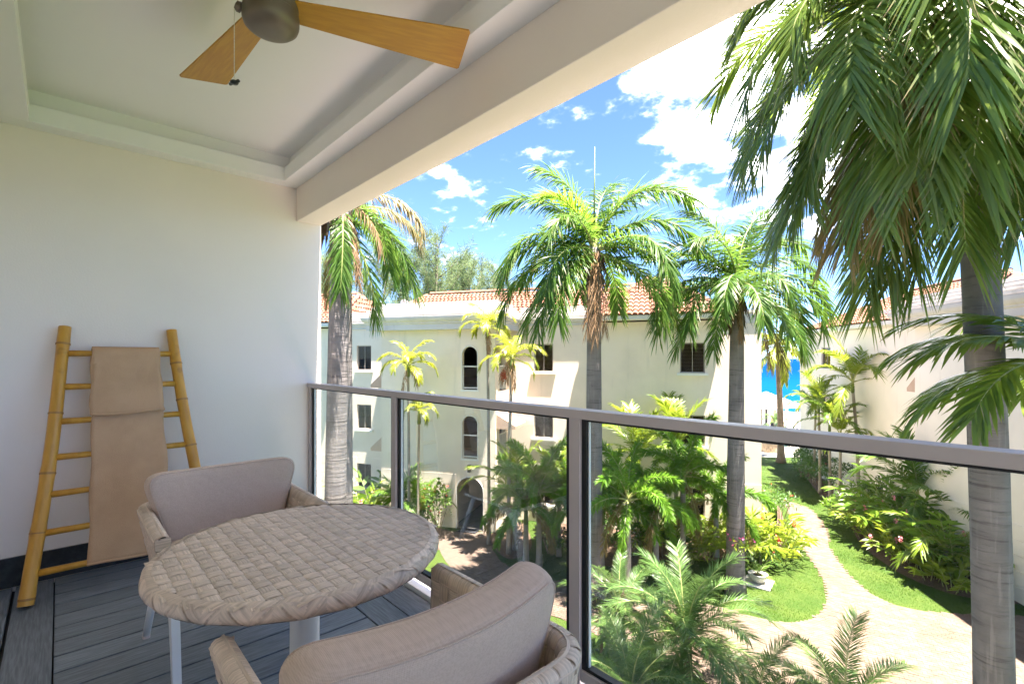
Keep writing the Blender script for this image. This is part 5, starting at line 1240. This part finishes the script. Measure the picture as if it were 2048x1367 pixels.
# ================================================================== SMALL THINGS
dm = ground(936, 1052)
t = MB().box(-.42, .42, -.27, .27, 0, .018, 0, .006).obj('doormat', M['mat'], None, tuple(at(937, 21.05) + Vector((0, 0, .032))), (0, 0, R(30)), ); tag(t, 'black doormat on the pale step of the arched entrance', 'doormat')
ac = thing('utility_box', 'white equipment box against the wall behind the thin trunks', 'box', tuple(at(1690, 25.6)), R(-51.8))
MB().box(-.55, .55, -.3, .3, .08, 1.0, 0, .02).obj('casing', M['trim'], ac); MB().box(-.5, .5, -.26, .26, 0, .079).obj('base', M['slab'], ac)
for k in range(7): MB().box(-.45, .45, -.315, -.301, .2 + k * .1, .25 + k * .1).obj('louvre', M['winframe'], ac)
kb = MB().box(-1.2, 1.2, -.15, .15, 0, .5, 0, .02).obj('low_wall', M['stucco2'], None, tuple(at(1778, 23.4)), (0, 0, R(-51.8))); tag(kb, 'short white garden wall showing between bushes on the right', 'wall')
# the pool side: stone planter, loungers, bather, pavilion
c = at(1541, 39.0)
pl = thing('stone_planter', 'round tan stone planter at the edge of the pool', 'planter', tuple(c)); bk = MB()
for r_ in range(4):
    for k in range(18):
        a0, a1 = 2 * PI * (k + .04 + .5 * (r_ % 2)) / 18, 2 * PI * (k + .96 + .5 * (r_ % 2)) / 18; z0, z1 = r_ * .17, r_ * .17 + .16; v = []
        for a in (a0, a1):
            for r2 in (.6, .80 + .012 * ((k * 7 + r_) % 3)):
                for z in (z0, z1): v.append((r2 * math.cos(a), r2 * math.sin(a), z))
        MB().add(v, [(0, 1, 3, 2), (4, 6, 7, 5), (2, 3, 7, 6), (0, 4, 5, 1), (1, 5, 7, 3), (0, 2, 6, 4)]).obj('stone', M['stone'], pl)
MB().lathe([(0, .69), (.60, .69), (.86, .685), (.86, .76), (.58, .76), (.56, .70), (0, .70)], 28).obj('coping', M['slab'], pl)
c = at(1532, 52, .02); hut = thing('beach_pavilion', 'white beach pavilion with pale shingle roof near the sea', 'pavilion', tuple(c), HEAD + R(15))
MB().box(-2.2, 2.2, 2.0, 2.2, 0, 2.35).obj('wall', M['trim'], hut)
for x in (-2.1, -.7, .7, 2.1): MB().box(x - .1, x + .1, -2.1, -1.9, 0, 2.35).obj('post', M['trim'], hut)
MB().box(1.2, 1.9, 1.9, 1.995, .1, 2.0).obj('dark_opening', M['dark'], hut)  # flat dark panel, the shade inside the doorway put into its colour
hr = MB()
for k in range(10):
    s0, s1 = 2.75 * (1 - k / 10) , 2.75 * (1 - (k + 1) / 10) + .09; z0, z1 = 2.35 + k * .15, 2.35 + (k + 1) * .15 - .02
    hr.add([(-s0, -s0, z0), (s0, -s0, z0), (s0, s0, z0), (-s0, s0, z0), (-s1, -s1, z1), (s1, -s1, z1), (s1, s1, z1), (-s1, s1, z1)], [(0, 1, 5, 4), (1, 2, 6, 5), (2, 3, 7, 6), (3, 0, 4, 7), (4, 5, 6, 7), (0, 3, 2, 1)])
hr.obj('roof', M['thatch'], hut)
sp = palm('sago_palm', 'dark sago palm by the white pavilion posts', 'palm', at(1551, 47.2), 1.3, 'phoenix', ring(22, 30, [0, 1, 1, 2, 3, 4], .78), (.16, .14), tmat='trunk_brown')
def lounger(label, pos, rz):
    t = thing('sun_lounger', label, 'sun lounger', pos, rz, 'loungers by the pool')
    MB().box(-.95, .3, -.32, .32, .28, .38, 0, .03).obj('mattress', M['trim'], t); MB().box(0, .75, -.32, .32, -.05, .05, 0, .03).obj('backrest', M['trim'], t, (.3, 0, .33), (0, R(-40), 0))
    for x in (-.85, .25):
        for y in (-.28, .28): MB().box(x - .025, x + .025, y - .025, y + .025, 0, .28).obj('leg', M['trim'], t)
lounger('white sun lounger left of the standing bather', tuple(at(1534, 49.5, .02)), HEAD + R(20)); lounger('white sun lounger right of the standing bather', tuple(at(1556, 49.0, .02)), HEAD + R(160))
lounger('white sun lounger by the coconut trunk', tuple(at(1578, 46.0, .02)), HEAD + R(170))
def person(pos, rz):
    t = thing('person', 'bather in dark shorts standing by the loungers', 'person', pos, rz)
    J = {'pel': (0, 0, .94), 'wst': (0, 0, 1.08), 'chs': (0, -.02, 1.32), 'nck': (0, 0, 1.49), 'hd0': (0, -.02, 1.56), 'hd1': (0, -.025, 1.66), 'hd2': (0, -.015, 1.76),
         'ls': (.17, 0, 1.42), 'le': (.24, .03, 1.15), 'lw': (.23, -.06, .92), 'lh': (.22, -.09, .82), 'rs': (-.17, 0, 1.42), 're': (-.25, .02, 1.15), 'rw': (-.2, -.14, .98), 'rh': (-.18, -.19, .90),
         'lp': (.09, 0, .88), 'lk': (.10, -.03, .49), 'la': (.11, .02, .08), 'lt': (.12, -.14, .03), 'rp': (-.09, 0, .88), 'rk': (-.11, -.01, .49), 'ra': (-.12, .04, .08), 'rt': (-.14, -.12, .03)}
    rad = {'pel': .145, 'wst': .135, 'chs': .155, 'nck': .058, 'hd0': .07, 'hd1': .092, 'hd2': .07, 'ls': .062, 'le': .042, 'lw': .03, 'lh': .036, 'rs': .062, 're': .042, 'rw': .03, 'rh': .036, 'lp': .095, 'lk': .06, 'la': .042, 'lt': .035, 'rp': .095, 'rk': .06, 'ra': .042, 'rt': .035}
    E = [('pel', 'wst'), ('wst', 'chs'), ('chs', 'nck'), ('nck', 'hd0'), ('hd0', 'hd1'), ('hd1', 'hd2'), ('chs', 'ls'), ('ls', 'le'), ('le', 'lw'), ('lw', 'lh'), ('chs', 'rs'), ('rs', 're'), ('re', 'rw'), ('rw', 'rh'), ('pel', 'lp'), ('lp', 'lk'), ('lk', 'la'), ('la', 'lt'), ('pel', 'rp'), ('rp', 'rk'), ('rk', 'ra'), ('ra', 'rt')]
    ks = list(J); me = bpy.data.meshes.new('body'); me.from_pydata([J[k] for k in ks], [(ks.index(a), ks.index(b)) for a, b in E], []); o = put('body', me, t); me.materials.append(M['skin'])
    o.modifiers.new('skin', 'SKIN'); o.modifiers.new('sub', 'SUBSURF').levels = 1; o.modifiers['sub'].render_levels = 1
    for i, k in enumerate(ks): me.skin_vertices[0].data[i].radius = (rad[k] * (1.25 if k in ('chs', 'wst', 'pel') else 1), rad[k] * (.85 if k in ('chs', 'wst', 'pel') else 1)); me.skin_vertices[0].data[i].use_root = (k == 'pel')
    b = MB().tube([(0, 0, .98), (0, 0, 1.02)], [.20, .175], 16)
    for s_ in (-1, 1): b.tube([(s_ * .085, 0, .99), (s_ * .095, -.005, .8), (s_ * .105, -.02, .58)], [.125, .12, .105], 14)
    b.obj('shorts', M['shorts'], t, smooth=True)
    MB().lathe([(.098, -.02), (.102, .03), (.085, .08), (.045, .108), (0, .115)], 16).obj('hair', M['hair'], t, (0, -.005, 1.68), (R(-12), 0, 0), True)
person(tuple(at(1545, 48.6, .02)), HEAD + R(200))

# ================================================================== GRASS
def grass():
    rg = np.random.RandomState(11); N_ = 420000
    # scatter evenly over what the balcony overlooks, denser near
    z = rg.uniform(10.5, 37, N_); u = rg.uniform(960, 2080, N_); keep = rg.rand(N_) < (z / 37) * np.clip(20 / z, 0, 1) ** 1.3 * 1.6; z, u = z[keep], u[keep]
    l = (u - 1024) / 982 * z; x = l * RT[0] + z * FW[0]; y = l * RT[1] + z * FW[1]
    ok = ~inside(x, y, PATH_POLY)
    for o in [o for o in COL.objects if o.name.startswith('bed_soil') or o.name == 'pool_deck']:
        ok &= ~inside(x, y, [tuple(v.co)[:2] for v in o.data.vertices])
    ok &= ~inside(x, y, [tuple(b1.matrix_basis @ Vector(q))[:2] for q in ((-18, -.05, 0), (TX0, -.05, 0), (TX0, TY, 0), (TX1, TY, 0), (TX1, -.05, 0), (10.45, -.05, 0), (10.45, 10, 0), (-18, 10, 0))])
    x, y = x[ok], y[ok]; n = len(x)
    a = rg.uniform(0, 2 * PI, n); d = np.stack([np.cos(a) * .55, np.sin(a) * .55, np.ones(n)], 1)
    patch = .72 + .6 * np.sin(x * 1.7 + np.sin(y * 1.3)) * np.sin(y * 1.9 + 1)
    V, F, D = blades(np.stack([x, y, np.zeros(n)], 1), d, rg.uniform(.03, .06, n) * patch.clip(.5, 1.2), np.full(n, .016), np.stack([-np.sin(a), np.cos(a), 0 * a], 1), rg.uniform(.1, .6, n), (rg.rand(n) * .6 + patch * .3).clip(0, 1), rg.rand(n), (1,))
    me = bpy.data.meshes.new('grass'); me.vertices.add(len(V)); me.vertices.foreach_set('co', V.ravel()); m = len(F)
    me.loops.add(m * 3); me.loops.foreach_set('vertex_index', np.array(F).ravel()); me.polygons.add(m); me.polygons.foreach_set('loop_start', np.arange(m) * 3); me.polygons.foreach_set('loop_total', np.full(m, 3))
    at_ = me.attributes.new('leafdata', 'FLOAT_VECTOR', 'POINT'); at_.data.foreach_set('vector', D.ravel()); me.materials.append(M['grassm']); me.update(calc_edges=True)
    tag(put('grass', me), kind='stuff'); return n
grass()
